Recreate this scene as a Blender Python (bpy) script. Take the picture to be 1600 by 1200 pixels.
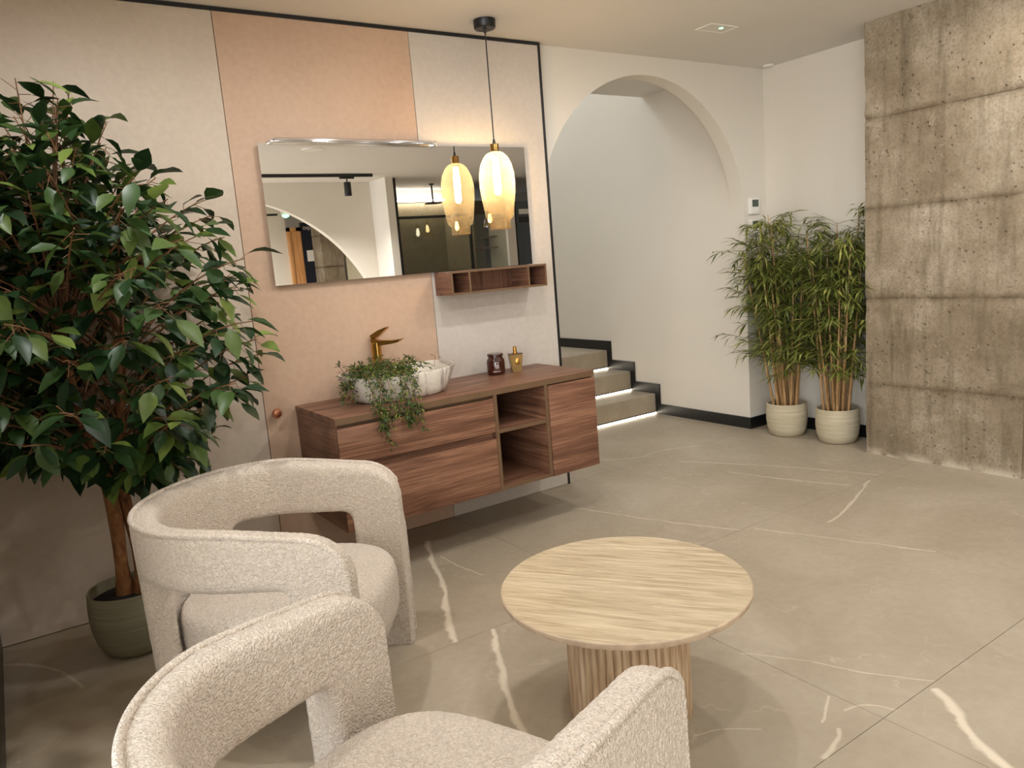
import bpy, bmesh, math, random
from mathutils import Vector, Matrix, noise
import numpy as np
PI = math.pi
for o in list(bpy.data.objects): bpy.data.objects.remove(o)
S = bpy.context.scene
COL = S.collection
H = 2.5                                   # ceiling height

# ------------------------------------------------------------------ camera
FPX, YAW, PITCH, ROLL = 1188.2, 0.9853, 0.1620, -0.0809
CAM = Vector((-2.676, -3.4975, 1.3464))
def cam_basis():
    f = Vector((math.cos(YAW)*math.cos(PITCH), math.sin(YAW)*math.cos(PITCH), -math.sin(PITCH)))
    r = f.cross(Vector((0, 0, 1))).normalized(); u = r.cross(f)
    c, s = math.cos(ROLL), math.sin(ROLL)
    return f, c*r + s*u, -s*r + c*u
F_, R_, U_ = cam_basis()
cd = bpy.data.cameras.new('camera'); cam = bpy.data.objects.new('camera', cd); COL.objects.link(cam)
cd.sensor_fit = 'HORIZONTAL'; cd.sensor_width = 36.0; cd.lens = 36.0*FPX/1600.0; cd.clip_start = 0.02
m = Matrix((R_, U_, -F_)).transposed().to_4x4(); m.translation = CAM; cam.matrix_world = m
S.camera = cam

# ------------------------------------------------------------------ world, large lights, exposure
W = bpy.data.worlds.new('world'); S.world = W; W.use_nodes = True
W.node_tree.nodes['Background'].inputs[0].default_value = (0.86, 0.93, 1.0, 1)
W.node_tree.nodes['Background'].inputs[1].default_value = 1.0
def area(name, loc, target, sx, sy, power, col):
    l = bpy.data.lights.new(name, 'AREA'); l.shape = 'RECTANGLE'; l.size = sx; l.size_y = sy
    l.energy = power; l.color = col
    o = bpy.data.objects.new(name, l); COL.objects.link(o); o.location = loc
    o.rotation_euler = (Vector(target)-Vector(loc)).to_track_quat('-Z', 'Y').to_euler()
    return o
area('shopfront_window_offscreen', (-4.7, -4.9, 1.30), (0, -3.6, 1.2), 4.4, 2.3, 210, (0.90, 0.955, 1.0))
area('stairwell_upper_floor_offscreen', (0.5, 2.6, 4.2), (0.9, 1.6, 0.5), 1.4, 1.0, 32, (0.86, 0.93, 1.0))
vs = S.view_settings; vs.view_transform = 'Standard'; vs.look = 'None'; vs.gamma = 1.0
vs.use_curve_mapping = False; vs.exposure = 0.18

# ------------------------------------------------------------------ helpers
def lin(c):
    c = c/255.0
    return c/12.92 if c <= 0.04045 else ((c+0.055)/1.055)**2.4
def rgb(r, g, b): return (lin(r), lin(g), lin(b), 1)

def obj(name, me, mat=None, parent=None, loc=None):
    o = bpy.data.objects.new(name, me); COL.objects.link(o)
    if mat is not None and len(me.materials) == 0: me.materials.append(mat)
    if parent is not None: o.parent = parent
    if loc is not None: o.location = loc
    return o
def tag(o, label, cat, group=None):
    o['label'] = label; o['category'] = cat
    if group: o['group'] = group
    return o
def thing(name, label, cat, loc=(0, 0, 0), rz=0, group=None):
    o = bpy.data.objects.new(name, None); COL.objects.link(o); o.empty_display_size = 0.05
    o.location = loc; o.rotation_euler = (0, 0, rz)
    return tag(o, label, cat, group)
def struct(o):
    o['kind'] = 'structure'; return o
def empty_struct(name, loc=(0, 0, 0)):
    o = bpy.data.objects.new(name, None); COL.objects.link(o); o.location = loc; return struct(o)
def smooth(me, angle=40):
    me.polygons.foreach_set('use_smooth', [True]*len(me.polygons))
    try: me.set_sharp_from_angle(angle=math.radians(angle))
    except Exception: pass
    return me
def mesh(verts, faces, name='m', sm=None):
    me = bpy.data.meshes.new(name); me.from_pydata([tuple(v) for v in verts], [], faces); me.update()
    if sm is not None: smooth(me, sm)
    return me
def bm_mesh(bm, sm=None):
    bmesh.ops.recalc_face_normals(bm, faces=bm.faces)
    me = bpy.data.meshes.new('m'); bm.to_mesh(me); bm.free()
    if sm is not None: smooth(me, sm)
    return me
def box(x0, x1, y0, y1, z0, z1, bev=0.0, seg=2):
    bm = bmesh.new(); bmesh.ops.create_cube(bm, size=1)
    for v in bm.verts:
        v.co = Vector(((x0+x1)/2+v.co.x*(x1-x0), (y0+y1)/2+v.co.y*(y1-y0), (z0+z1)/2+v.co.z*(z1-z0)))
    if bev > 0:
        bmesh.ops.bevel(bm, geom=list(bm.edges), offset=bev, segments=seg, affect='EDGES', profile=0.5)
    return bm_mesh(bm, 35 if bev > 0 else None)
def boxes(lst):
    bm = bmesh.new()
    for (x0, x1, y0, y1, z0, z1) in lst:
        r = bmesh.ops.create_cube(bm, size=1)
        for v in r['verts']:
            v.co = Vector(((x0+x1)/2+v.co.x*(x1-x0), (y0+y1)/2+v.co.y*(y1-y0), (z0+z1)/2+v.co.z*(z1-z0)))
    return bm_mesh(bm)
def lathe(prof, n=48, sm=40, close=False):
    vs, fs = [], []
    for (r, z) in prof:
        for k in range(n):
            a = 2*PI*k/n; vs.append((r*math.cos(a), r*math.sin(a), z))
    for i in range(len(prof)-1):
        for k in range(n):
            a, b = i*n+k, i*n+(k+1) % n
            fs.append((a, b, b+n, a+n))
    if prof[0][0] > 1e-5: fs.append(tuple(range(n))[::-1])
    if prof[-1][0] > 1e-5: fs.append(tuple(range((len(prof)-1)*n, len(prof)*n)))
    bm = bmesh.new(); me = bpy.data.meshes.new('m'); me.from_pydata(vs, [], fs); bm.from_mesh(me)
    bmesh.ops.remove_doubles(bm, verts=bm.verts, dist=1e-6)
    bpy.data.meshes.remove(me)
    return bm_mesh(bm, sm)
def tube_data(pts, rad, n=8, caps=True):
    pts = [Vector(p) for p in pts]; N = len(pts)
    rads = rad if isinstance(rad, (list, tuple)) else [rad]*N
    vs, fs = [], []
    up = Vector((0, 0, 1)); t0 = (pts[1]-pts[0]).normalized()
    nrm = t0.cross(up) if abs(t0.z) < 0.95 else t0.cross(Vector((1, 0, 0)))
    nrm.normalize()
    for i, p in enumerate(pts):
        t = (pts[min(i+1, N-1)]-pts[max(i-1, 0)]).normalized()
        nrm = (nrm - t*nrm.dot(t)).normalized(); b = t.cross(nrm)
        for k in range(n):
            a = 2*PI*k/n; vs.append(p + (nrm*math.cos(a)+b*math.sin(a))*rads[i])
    for i in range(N-1):
        for k in range(n):
            a, c = i*n+k, i*n+(k+1) % n
            fs.append((a, c, c+n, a+n))
    if caps:
        fs.append(tuple(range(n))[::-1]); fs.append(tuple(range((N-1)*n, N*n)))
    return vs, fs
def tube(pts, rad, n=8):
    vs, fs = tube_data(pts, rad, n); return mesh(vs, fs, sm=60)
class Acc:
    def __init__(s): s.v = []; s.f = []
    def add(s, vs, fs):
        o = len(s.v); s.v += list(vs); s.f += [tuple(i+o for i in f) for f in fs]
    def mesh(s, sm=None): return mesh(s.v, s.f, sm=sm)
def prism(poly, y0, y1):
    """polygon in xz extruded along y"""
    n = len(poly)
    vs = [(x, y0, z) for x, z in poly]+[(x, y1, z) for x, z in poly]
    fs = [tuple(range(n)), tuple(range(n, 2*n))[::-1]]+[(i, i+n, (i+1) % n+n, (i+1) % n) for i in range(n)]
    bm = bmesh.new(); me = mesh(vs, fs); bm.from_mesh(me); bmesh.ops.triangulate(bm, faces=[f for f in bm.faces if len(f.verts) > 4])
    return bm_mesh(bm)
def text_mesh(s, size, depth=0.001):
    cu = bpy.data.curves.new('t', 'FONT'); cu.body = s; cu.size = size; cu.extrude = depth
    cu.align_x = 'CENTER'; cu.align_y = 'CENTER'
    t = bpy.data.objects.new('t', cu); COL.objects.link(t)
    dg = bpy.context.evaluated_depsgraph_get(); dg.update()
    me = bpy.data.meshes.new_from_object(t.evaluated_get(dg)); bpy.data.objects.remove(t)
    return me
def copy_to(o, parent):
    c = o.copy(); COL.objects.link(c); c.parent = parent; return c

# ------------------------------------------------------------------ materials
class NT:
    def __init__(s, name):
        s.m = bpy.data.materials.new(name); s.m.use_nodes = True; s.t = s.m.node_tree
        s.b = s.t.nodes['Principled BSDF']; s.out = s.t.nodes['Material Output']
    def n(s, typ, **kw):
        d = s.t.nodes.new(typ)
        for k, v in kw.items():
            if k.startswith('i_'):
                key = k[2:]; key = int(key) if key.isdigit() else key.replace('_', ' ')
                if isinstance(v, bpy.types.NodeSocket): s.t.links.new(v, d.inputs[key])
                else: d.inputs[key].default_value = v
            else: setattr(d, k, v)
        return d
    def l(s, a, b): s.t.links.new(a, b)
    def math(s, op, a, b=None, c=None, clamp=False):
        d = s.t.nodes.new('ShaderNodeMath'); d.operation = op; d.use_clamp = clamp
        for i, v in enumerate((a, b, c)):
            if v is None: continue
            if isinstance(v, bpy.types.NodeSocket): s.l(v, d.inputs[i])
            else: d.inputs[i].default_value = v
        return d.outputs[0]
    def mix(s, fac, a, b, blend='MIX'):
        d = s.t.nodes.new('ShaderNodeMix'); d.data_type = 'RGBA'; d.blend_type = blend
        for i, v in ((0, fac), (6, a), (7, b)):
            if isinstance(v, bpy.types.NodeSocket): s.l(v, d.inputs[i])
            else: d.inputs[i].default_value = v
        return d.outputs[2]
    def coord(s, which='Object', scale=(1, 1, 1), rot=(0, 0, 0), loc=(0, 0, 0)):
        tc = s.n('ShaderNodeTexCoord')
        mp = s.n('ShaderNodeMapping'); s.l(tc.outputs[which], mp.inputs[0])
        mp.inputs['Scale'].default_value = scale; mp.inputs['Rotation'].default_value = rot; mp.inputs['Location'].default_value = loc
        return mp.outputs[0]
    def world(s, scale=(1, 1, 1), rot=(0, 0, 0)):
        g = s.n('ShaderNodeNewGeometry'); mp = s.n('ShaderNodeMapping'); s.l(g.outputs['Position'], mp.inputs[0])
        mp.inputs['Scale'].default_value = scale; mp.inputs['Rotation'].default_value = rot
        return mp.outputs[0]
    def noise(s, vec, scale, detail=4, rough=0.5, dist=0.0):
        d = s.n('ShaderNodeTexNoise'); s.l(vec, d.inputs['Vector'])
        d.inputs['Scale'].default_value = scale; d.inputs['Detail'].default_value = detail
        d.inputs['Roughness'].default_value = rough; d.inputs['Distortion'].default_value = dist
        return d.outputs['Fac']
    def ramp(s, fac, stops, interp='LINEAR'):
        d = s.n('ShaderNodeValToRGB'); s.l(fac, d.inputs[0]); e = d.color_ramp; e.interpolation = interp
        while len(e.elements) < len(stops): e.elements.new(0.5)
        for el, (p, c) in zip(e.elements, stops): el.position = p; el.color = c if len(c) == 4 else (*c, 1)
        return d.outputs[0]
    def maprange(s, v, a, b, c=0.0, d=1.0, smooth=False):
        m = s.n('ShaderNodeMapRange'); s.l(v, m.inputs[0])
        if smooth: m.interpolation_type = 'SMOOTHSTEP'
        for i, x in enumerate((a, b, c, d)): m.inputs[1+i].default_value = x
        return m.outputs[0]
    def bump(s, h, strength=0.3, dist=0.002):
        d = s.n('ShaderNodeBump'); s.l(h, d.inputs['Height']); d.inputs['Strength'].default_value = strength
        d.inputs['Distance'].default_value = dist; s.l(d.outputs[0], s.b.inputs['Normal']); return d
    def set(s, color=None, rough=None, metal=None, spec=None, **kw):
        for k, v in (('Base Color', color), ('Roughness', rough), ('Metallic', metal), ('Specular IOR Level', spec)):
            if v is None: continue
            if isinstance(v, bpy.types.NodeSocket): s.l(v, s.b.inputs[k])
            else: s.b.inputs[k].default_value = v
        for k, v in kw.items(): s.b.inputs[k.replace('_', ' ')].default_value = v
        return s
G4 = lambda v: (v, v, v, 1)

def mat_plain(name, col, rough=0.5, metal=0.0, var=0.04, scale=6.0, bump=0.0, bscale=60.0):
    t = NT(name); v = t.coord('Object')
    n = t.noise(v, scale, 4)
    c2 = tuple(max(0, x*(1-var*2)) for x in col[:3])+(1,)
    c1 = tuple(min(1, x*(1+var)) for x in col[:3])+(1,)
    t.set(t.ramp(n, [(0.3, c2), (0.7, c1)]), rough, metal)
    if bump: t.bump(t.noise(v, bscale, 3), bump, 0.002)
    return t.m
def mat_paint(name, col):
    t = NT(name); v = t.world()
    n = t.noise(v, 1.6, 5, 0.55)
    c2 = tuple(x*0.965 for x in col[:3])+(1,)
    t.set(t.ramp(n, [(0.3, c2), (0.7, col)]), 0.75, spec=0.25)
    t.bump(t.noise(v, 140, 3), 0.08, 0.001); return t.m
def mat_slab(name, c1, c2):
    t = NT(name); v = t.world()
    n1 = t.noise(v, 1.3, 7, 0.62, 0.5); n2 = t.noise(v, 34, 4, 0.6)
    base = t.ramp(n1, [(0.28, c2), (0.5, tuple((a+b)/2 for a, b in zip(c1, c2))), (0.72, c1)])
    col = t.mix(0.28, base, t.ramp(n2, [(0.35, tuple(x*0.86 for x in c2[:3])+(1,)), (0.7, c1)]))
    t.set(col, t.maprange(n1, 0.2, 0.8, 0.42, 0.55), spec=0.35)
    t.bump(n2, 0.10, 0.002); return t.m
def mat_wood(name, dark, mid, light, rot=(0, 0, 0), fine=1.0, rough=0.42):
    t = NT(name); v = t.coord('Object', scale=(1.0, 1.0, 1.0), rot=rot)
    mp = t.n('ShaderNodeMapping'); t.l(v, mp.inputs[0]); mp.inputs['Scale'].default_value = (1.0, 14.0, 14.0)
    mp2 = t.n('ShaderNodeMapping'); t.l(v, mp2.inputs[0]); mp2.inputs['Scale'].default_value = (1.6, 85.0, 85.0)
    inf = t.n('ShaderNodeObjectInfo')
    off = t.n('ShaderNodeVectorMath', operation='ADD'); t.l(mp.outputs[0], off.inputs[0])
    cmb = t.n('ShaderNodeCombineXYZ'); t.l(t.math('MULTIPLY', inf.outputs['Random'], 13.0), cmb.inputs[0]); t.l(t.math('MULTIPLY', inf.outputs['Random'], 7.0), cmb.inputs[2])
    t.l(cmb.outputs[0], off.inputs[1])
    n1 = t.noise(off.outputs[0], 1.4*fine, 5, 0.6, 0.9); n2 = t.noise(mp2.outputs[0], 2.2*fine, 4, 0.6, 0.4)
    c = t.ramp(n1, [(0.30, dark), (0.5, mid), (0.70, light)])
    c = t.mix(t.maprange(n2, 0.46, 0.62), c, t.mix(0.75, c, dark))
    c = t.mix(t.maprange(n2, 0.40, 0.26), c, t.mix(0.45, c, light))
    t.set(c, rough, spec=0.35); t.bump(n2, 0.5, 0.0012); return t.m
def mat_emit(name, col, strength):
    t = NT(name); t.set(col, 0.5); t.b.inputs['Emission Color'].default_value = col; t.b.inputs['Emission Strength'].default_value = strength; return t.m

M = {}
M['white'] = mat_paint('white_wall_paint', rgb(224, 216, 203))
M['ceiling'] = mat_paint('ceiling_paint', rgb(224, 219, 212))
M['slab_beige'] = mat_slab('slab_beige', rgb(208, 193, 176), rgb(193, 177, 159))
M['slab_peach'] = mat_slab('slab_peach', rgb(202, 173, 149), rgb(189, 157, 132))
M['slab_grey'] = mat_slab('slab_grey', rgb(206, 196, 185), rgb(192, 181, 169))
M['black'] = mat_plain('black_aluminium', rgb(24, 24, 26), 0.38, 0.0, 0.05)
M['baseboard'] = mat_plain('black_baseboard', rgb(20, 21, 23), 0.35)
M['grout'] = mat_plain('grout', rgb(120, 104, 86), 0.9)
M['wood'] = mat_wood('walnut_lengthwise', rgb(92, 61, 46), rgb(134, 94, 72), rgb(164, 121, 95))
M['wood_side'] = mat_wood('walnut_crosswise', rgb(92, 61, 46), rgb(134, 94, 72), rgb(164, 121, 95), rot=(0, 0, PI/2))
M['wood_vert'] = mat_wood('walnut_upright', rgb(92, 61, 46), rgb(134, 94, 72), rgb(164, 121, 95), rot=(0, PI/2, 0))
M['wood_edge'] = mat_plain('walnut_edge_band', rgb(108, 82, 58), 0.45, 0, 0.06, 14)
M['gold'] = mat_plain('brushed_gold', rgb(214, 164, 84), 0.32, 1.0, 0.03)
M['brass'] = mat_plain('antique_brass', rgb(150, 118, 66), 0.3, 1.0, 0.05)
M['copper'] = mat_plain('copper', rgb(214, 150, 118), 0.22, 1.0, 0.03)
M['chrome'] = mat_plain('chrome', rgb(215, 215, 218), 0.12, 1.0, 0.02)
M['plastic'] = mat_plain('white_plastic', rgb(236, 232, 224), 0.4, 0, 0.02)
M['lcd'] = mat_plain('lcd_glass', rgb(72, 84, 74), 0.15, 0, 0.02)
M['soil'] = mat_plain('dark_soil', rgb(34, 27, 22), 0.95, 0, 0.3, 60, 0.8, 90)
M['print'] = mat_plain('white_print', rgb(222, 210, 204), 0.6)
M['led'] = mat_emit('led_strip', (1.0, 0.90, 0.72, 1), 12.0)
M['green_led'] = mat_emit('green_led', (0.25, 1.0, 0.5, 1), 3.0)
M['bulb'] = mat_emit('lit_bulb', (1.0, 0.82, 0.58, 1), 130.0)
M['smallbulb'] = mat_emit('lit_filament_bulb', (1.0, 0.86, 0.62, 1), 14.0)
M['cove'] = mat_emit('lit_cove_strip', (1.0, 0.92, 0.80, 1), 30.0)
M['spotlens'] = mat_emit('lit_spot_lens', (1.0, 0.90, 0.76, 1), 12.0)

def mat_mirror():
    t = NT('mirror_silver'); t.set(G4(0.92), 0.0, 1.0); return t.m
M['mirror'] = mat_mirror()
def mat_clear(name, tint, gloss=0.08, rough=0.02):
    t = NT(name); tr = t.n('ShaderNodeBsdfTransparent'); tr.inputs[0].default_value = tint
    g = t.n('ShaderNodeBsdfGlossy'); g.inputs['Roughness'].default_value = rough
    lw = t.n('ShaderNodeLayerWeight'); lw.inputs[0].default_value = 0.25
    f = t.math('ADD', t.math('MULTIPLY', lw.outputs['Facing'], 0.2), gloss, clamp=True)
    mx = t.n('ShaderNodeMixShader'); t.l(f, mx.inputs[0]); t.l(tr.outputs[0], mx.inputs[1]); t.l(g.outputs[0], mx.inputs[2])
    t.l(mx.outputs[0], t.out.inputs[0]); return t.m
M['glass'] = mat_clear('clear_glass', (0.80, 0.82, 0.78, 1), 0.05)
M['acrylic'] = mat_clear('clear_acrylic', (0.93, 0.92, 0.90, 1), 0.12, 0.2)
M['amber_clear'] = mat_clear('amber_pendant_glass', (1.0, 0.80, 0.48, 1), 0.08)
def mat_goldglass():
    t = NT('gold_hammered_glass'); v = t.coord('Object')
    vo = t.n('ShaderNodeTexVoronoi'); t.l(v, vo.inputs['Vector']); vo.inputs['Scale'].default_value = 210.0
    d = vo.outputs['Distance']
    bp = t.n('ShaderNodeBump'); t.l(d, bp.inputs['Height']); bp.inputs['Strength'].default_value = 0.9; bp.inputs['Distance'].default_value = 0.004
    tr = t.n('ShaderNodeBsdfTransparent'); t.l(t.ramp(d, [(0.1, (1.0, 0.93, 0.78, 1)), (0.55, (0.80, 0.60, 0.30, 1))]), tr.inputs[0])
    tl = t.n('ShaderNodeBsdfTranslucent'); tl.inputs[0].default_value = (1.0, 0.84, 0.55, 1); t.l(bp.outputs[0], tl.inputs[1])
    g = t.n('ShaderNodeBsdfGlossy'); g.inputs['Roughness'].default_value = 0.12; t.l(bp.outputs[0], g.inputs['Normal']); g.inputs[0].default_value = (1, 0.9, 0.7, 1)
    lw = t.n('ShaderNodeLayerWeight'); lw.inputs[0].default_value = 0.35
    m1 = t.n('ShaderNodeMixShader'); t.l(t.math('ADD', t.math('MULTIPLY', lw.outputs['Facing'], 0.10), t.math('MULTIPLY', d, 0.12), clamp=True), m1.inputs[0])
    t.l(tr.outputs[0], m1.inputs[1]); t.l(tl.outputs[0], m1.inputs[2])
    m2 = t.n('ShaderNodeMixShader'); m2.inputs[0].default_value = 0.12
    t.l(m1.outputs[0], m2.inputs[1]); t.l(g.outputs[0], m2.inputs[2]); t.l(m2.outputs[0], t.out.inputs[0]); return t.m
M['goldglass'] = mat_goldglass()
def mat_jar(name, col, trans=0.35):
    t = NT(name); v = t.coord('Object'); n = t.noise(v, 40, 2)
    t.set(t.ramp(n, [(0.3, tuple(x*0.8 for x in col[:3])+(1,)), (0.7, col)]), 0.12, spec=0.6)
    t.b.inputs['Transmission Weight'].default_value = trans; return t.m
M['jar'] = mat_jar('brown_glass', rgb(72, 32, 22), 0.25)
M['perfume'] = mat_jar('amber_glass', rgb(176, 142, 84), 0.35)

def mat_boucle(name, c1, c2):
    t = NT(name); v = t.coord('Object')
    vo = t.n('ShaderNodeTexVoronoi'); vo.feature = 'SMOOTH_F1'; vo.inputs['Scale'].default_value = 230.0
    wob = t.n('ShaderNodeTexNoise'); t.l(v, wob.inputs['Vector']); wob.inputs['Scale'].default_value = 90.0; wob.inputs['Detail'].default_value = 3
    ad = t.n('ShaderNodeVectorMath', operation='MULTIPLY_ADD'); t.l(wob.outputs['Color'], ad.inputs[0]); ad.inputs[1].default_value = (0.012,)*3; t.l(v, ad.inputs[2])
    t.l(ad.outputs[0], vo.inputs['Vector'])
    n = t.noise(v, 210, 3, 0.6); h = t.math('ADD', t.math('MULTIPLY', vo.outputs['Distance'], -1.2), t.math('MULTIPLY', n, 0.8))
    big = t.noise(v, 9, 3)
    hh = t.maprange(h, -0.55, 0.35)
    yarn = t.noise(t.coord('Object', loc=(3.1, 7.7, 1.3)), 130, 2, 0.6)
    c = t.ramp(yarn, [(0.3, c2), (0.7, c1)])
    c = t.mix(t.maprange(big, 0.3, 0.7, 0.0, 0.10), c, c2)
    t.set(c, 0.95, spec=0.1); t.b.inputs['Sheen Weight'].default_value = 0.25; t.b.inputs['Sheen Roughness'].default_value = 0.6
    t.bump(hh, 1.0, 0.0048); return t.m
M['boucle'] = mat_boucle('cream_boucle', rgb(230, 216, 200), rgb(206, 189, 170))
M['piping'] = M['boucle']

def mat_concrete():
    t = NT('board_marked_concrete'); v = t.world()
    big = t.noise(v, 2.2, 6, 0.6, 0.4); mid = t.noise(v, 9, 6, 0.65); fine = t.noise(v, 70, 4, 0.6)
    st = t.world((7, 7, 0.9)); streak = t.noise(st, 2.2, 4, 0.6)
    c = t.ramp(big, [(0.25, rgb(112, 97, 78)), (0.5, rgb(148, 133, 111)), (0.75, rgb(180, 166, 145))])
    c = t.mix(t.maprange(mid, 0.40, 0.70, 0.0, 0.5), c, rgb(112, 95, 72))
    c = t.mix(t.maprange(streak, 0.50, 0.70, 0.0, 0.65), c, rgb(98, 85, 66))
    c = t.mix(t.maprange(t.noise(v, 16, 5, 0.7, 1.5), 0.60, 0.72, 0.0, 0.38), c, rgb(200, 188, 168))
    c = t.mix(t.maprange(fine, 0.46, 0.70, 0.0, 0.45), c, rgb(96, 83, 64))
    vo = t.n('ShaderNodeTexVoronoi'); t.l(v, vo.inputs['Vector']); vo.inputs['Scale'].default_value = 26.0
    pit = t.math('MULTIPLY', t.maprange(vo.outputs['Distance'], 0.20, 0.09), t.maprange(t.noise(v, 6, 2), 0.44, 0.52))
    # stained joints between the lifts
    sep = t.n('ShaderNodeSeparateXYZ'); g = t.n('ShaderNodeNewGeometry'); t.l(g.outputs['Position'], sep.inputs[0])
    wz = t.math('ADD', sep.outputs[2], t.math('MULTIPLY', t.math('SUBTRACT', t.noise(v, 5, 3), 0.5), 0.03))
    js = None
    for zj in (0.43, 0.95, 1.465, 1.972):
        d = t.math('ABSOLUTE', t.math('SUBTRACT', wz, zj)); k = t.maprange(d, 0.032, 0.0, 0.0, 0.75)
        js = k if js is None else t.math('MAXIMUM', js, k)
    js = t.math('MULTIPLY', js, t.maprange(mid, 0.3, 0.6, 0.3, 1.0))
    c = t.mix(js, c, rgb(92, 76, 56))
    low = t.math('MULTIPLY', t.maprange(sep.outputs[2], 0.05, 0.0), t.maprange(t.noise(v, 14, 4), 0.4, 0.6))
    c = t.mix(t.math('MULTIPLY', low, 0.8), c, rgb(206, 192, 170))
    t.set(c, 0.85, spec=0.2)
    hgt = t.math('SUBTRACT', t.math('ADD', t.math('MULTIPLY', mid, 0.5), t.math('MULTIPLY', fine, 0.4)), t.math('MULTIPLY', pit, 1.2))
    t.bump(hgt, 0.9, 0.007); return t.m
M['concrete'] = mat_concrete()

VEINS = [  # floor polylines (m) and half width
 ([(-1.08,-0.212),(-1.181,-0.452),(-1.271,-0.706),(-1.365,-0.911),(-1.457,-1.114),(-1.492,-1.199)], 0.017),
 ([(-1.337,-1.218),(-1.385,-1.311),(-1.463,-1.47),(-1.542,-1.625),(-1.584,-1.722),(-1.6,-1.778),(-1.63,-1.86)], 0.014),
 ([(0.452,0.272),(0.687,0.10),(0.80,0.12),(1.107,0.0)], 0.008),
 ([(0.754,-0.171),(1.059,-0.72),(1.239,-1.198)], 0.009),
 ([(0.769,-0.541),(0.868,-0.894),(0.985,-1.2)], 0.008),
 ([(-0.256,-0.373),(-0.134,-0.74),(0.064,-1.2)], 0.007),
 ([(0.134,-1.237),(0.252,-1.539),(0.413,-1.937)], 0.006),
 ([(1.123,-1.215),(0.764,-1.347),(0.591,-1.401),(0.424,-1.43)], 0.010),
 ([(-0.811,-1.927),(-0.705,-2.095),(-0.644,-2.223),(-0.527,-2.415)], 0.004),
 ([(-0.566,-2.436),(-0.623,-2.518),(-0.718,-2.611),(-0.755,-2.679),(-0.81,-2.80)], 0.020),
 ([(-0.818,-2.256),(-0.949,-2.316)], 0.006),
 ([(-0.937,-2.357),(-1.0,-2.395),(-1.076,-2.409)], 0.010),
 ([(-0.849,-2.327),(-0.778,-2.356),(-0.747,-2.415)], 0.005),
 ([(-1.25,-2.123),(-1.176,-2.16),(-1.095,-2.223)], 0.0025),
 ([(-1.128,-0.441),(-1.122,-0.615),(-1.097,-0.767)], 0.005),
 ([(-2.867,-0.166),(-2.748,-0.274),(-2.627,-0.582)], 0.010),
]
def mat_floor():
    t = NT('stone_floor_tile'); pos = t.n('ShaderNodeNewGeometry').outputs['Position']
    v = t.world()
    inf = t.n('ShaderNodeObjectInfo')
    n1 = t.noise(v, 1.5, 7, 0.62, 0.8); n2 = t.noise(v, 26, 5, 0.65)
    c = t.ramp(n1, [(0.25, rgb(156, 142, 121)), (0.5, rgb(170, 157, 137)), (0.75, rgb(184, 172, 153))])
    c = t.mix(t.maprange(n2, 0.35, 0.75, 0.0, 0.28), c, rgb(150, 131, 106))
    c = t.mix(t.math('MULTIPLY', inf.outputs['Random'], 0.10), c, rgb(150, 132, 108))
    wob = t.n('ShaderNodeTexNoise'); t.l(pos, wob.inputs['Vector']); wob.inputs['Scale'].default_value = 9.0; wob.inputs['Detail'].default_value = 4
    sub = t.n('ShaderNodeVectorMath', operation='SUBTRACT'); t.l(wob.outputs['Color'], sub.inputs[0]); sub.inputs[1].default_value = (0.5,)*3
    ad = t.n('ShaderNodeVectorMath', operation='MULTIPLY_ADD'); t.l(sub.outputs[0], ad.inputs[0]); ad.inputs[1].default_value = (0.036, 0.036, 0); t.l(pos, ad.inputs[2])
    P = ad.outputs[0]; mask = None
    brk = t.noise(v, 9, 4, 0.6)
    for pl, w in VEINS:
        A = Vector((*pl[0], 0)); B = Vector((*pl[-1], 0)); L = (B-A).length; d = (B-A)/L; nn = Vector((-d.y, d.x, 0))
        u = t.n('ShaderNodeVectorMath', operation='DOT_PRODUCT'); t.l(P, u.inputs[0]); u.inputs[1].default_value = d/L
        vv = t.n('ShaderNodeVectorMath', operation='DOT_PRODUCT'); t.l(P, vv.inputs[0]); vv.inputs[1].default_value = nn
        uu = t.math('SUBTRACT', u.outputs['Value'], A.dot(d)/L); v1 = t.math('SUBTRACT', vv.outputs['Value'], A.dot(nn))
        if len(pl) > 2:
            fc = t.n('ShaderNodeFloatCurve'); t.l(uu, fc.inputs['Value']); cv = fc.mapping.curves[0]
            pts = [(min(1, max(0, (Vector((*p, 0))-A).dot(d)/L)), 0.5+(Vector((*p, 0))-A).dot(nn)) for p in pl]
            cv.points[0].location = pts[0]; cv.points[1].location = pts[-1]
            for p in pts[1:-1]: cv.points.new(*p)
            fc.mapping.update()
            v1 = t.math('SUBTRACT', v1, t.math('SUBTRACT', fc.outputs[0], 0.5))
        wid = t.math('MULTIPLY', t.maprange(brk, 0.3, 0.7, 0.45, 1.5), w)
        k = t.math('SUBTRACT', 1.0, t.math('DIVIDE', t.math('ABSOLUTE', v1), wid))
        k = t.math('MULTIPLY', k, 1.5, clamp=True)
        ends = t.math('MULTIPLY', t.math('GREATER_THAN', uu, -0.005), t.math('LESS_THAN', uu, 1.005))
        k = t.math('MULTIPLY', k, ends)
        k = t.math('MULTIPLY', k, 0.85 if w > 0.012 else 0.55)
        mask = k if mask is None else t.math('MAXIMUM', mask, k)
    c = t.mix(mask, c, rgb(222, 208, 186))
    fv = t.n('ShaderNodeTexVoronoi'); fv.feature = 'DISTANCE_TO_EDGE'; fv.inputs['Scale'].default_value = 1.3
    ad2 = t.n('ShaderNodeVectorMath', operation='MULTIPLY_ADD'); t.l(sub.outputs[0], ad2.inputs[0]); ad2.inputs[1].default_value = (0.35, 0.35, 0); t.l(pos, ad2.inputs[2]); t.l(ad2.outputs[0], fv.inputs['Vector'])
    faint = t.math('MULTIPLY', t.maprange(fv.outputs['Distance'], 0.010, 0.0), t.maprange(brk, 0.48, 0.62, 0.0, 0.30))
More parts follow.
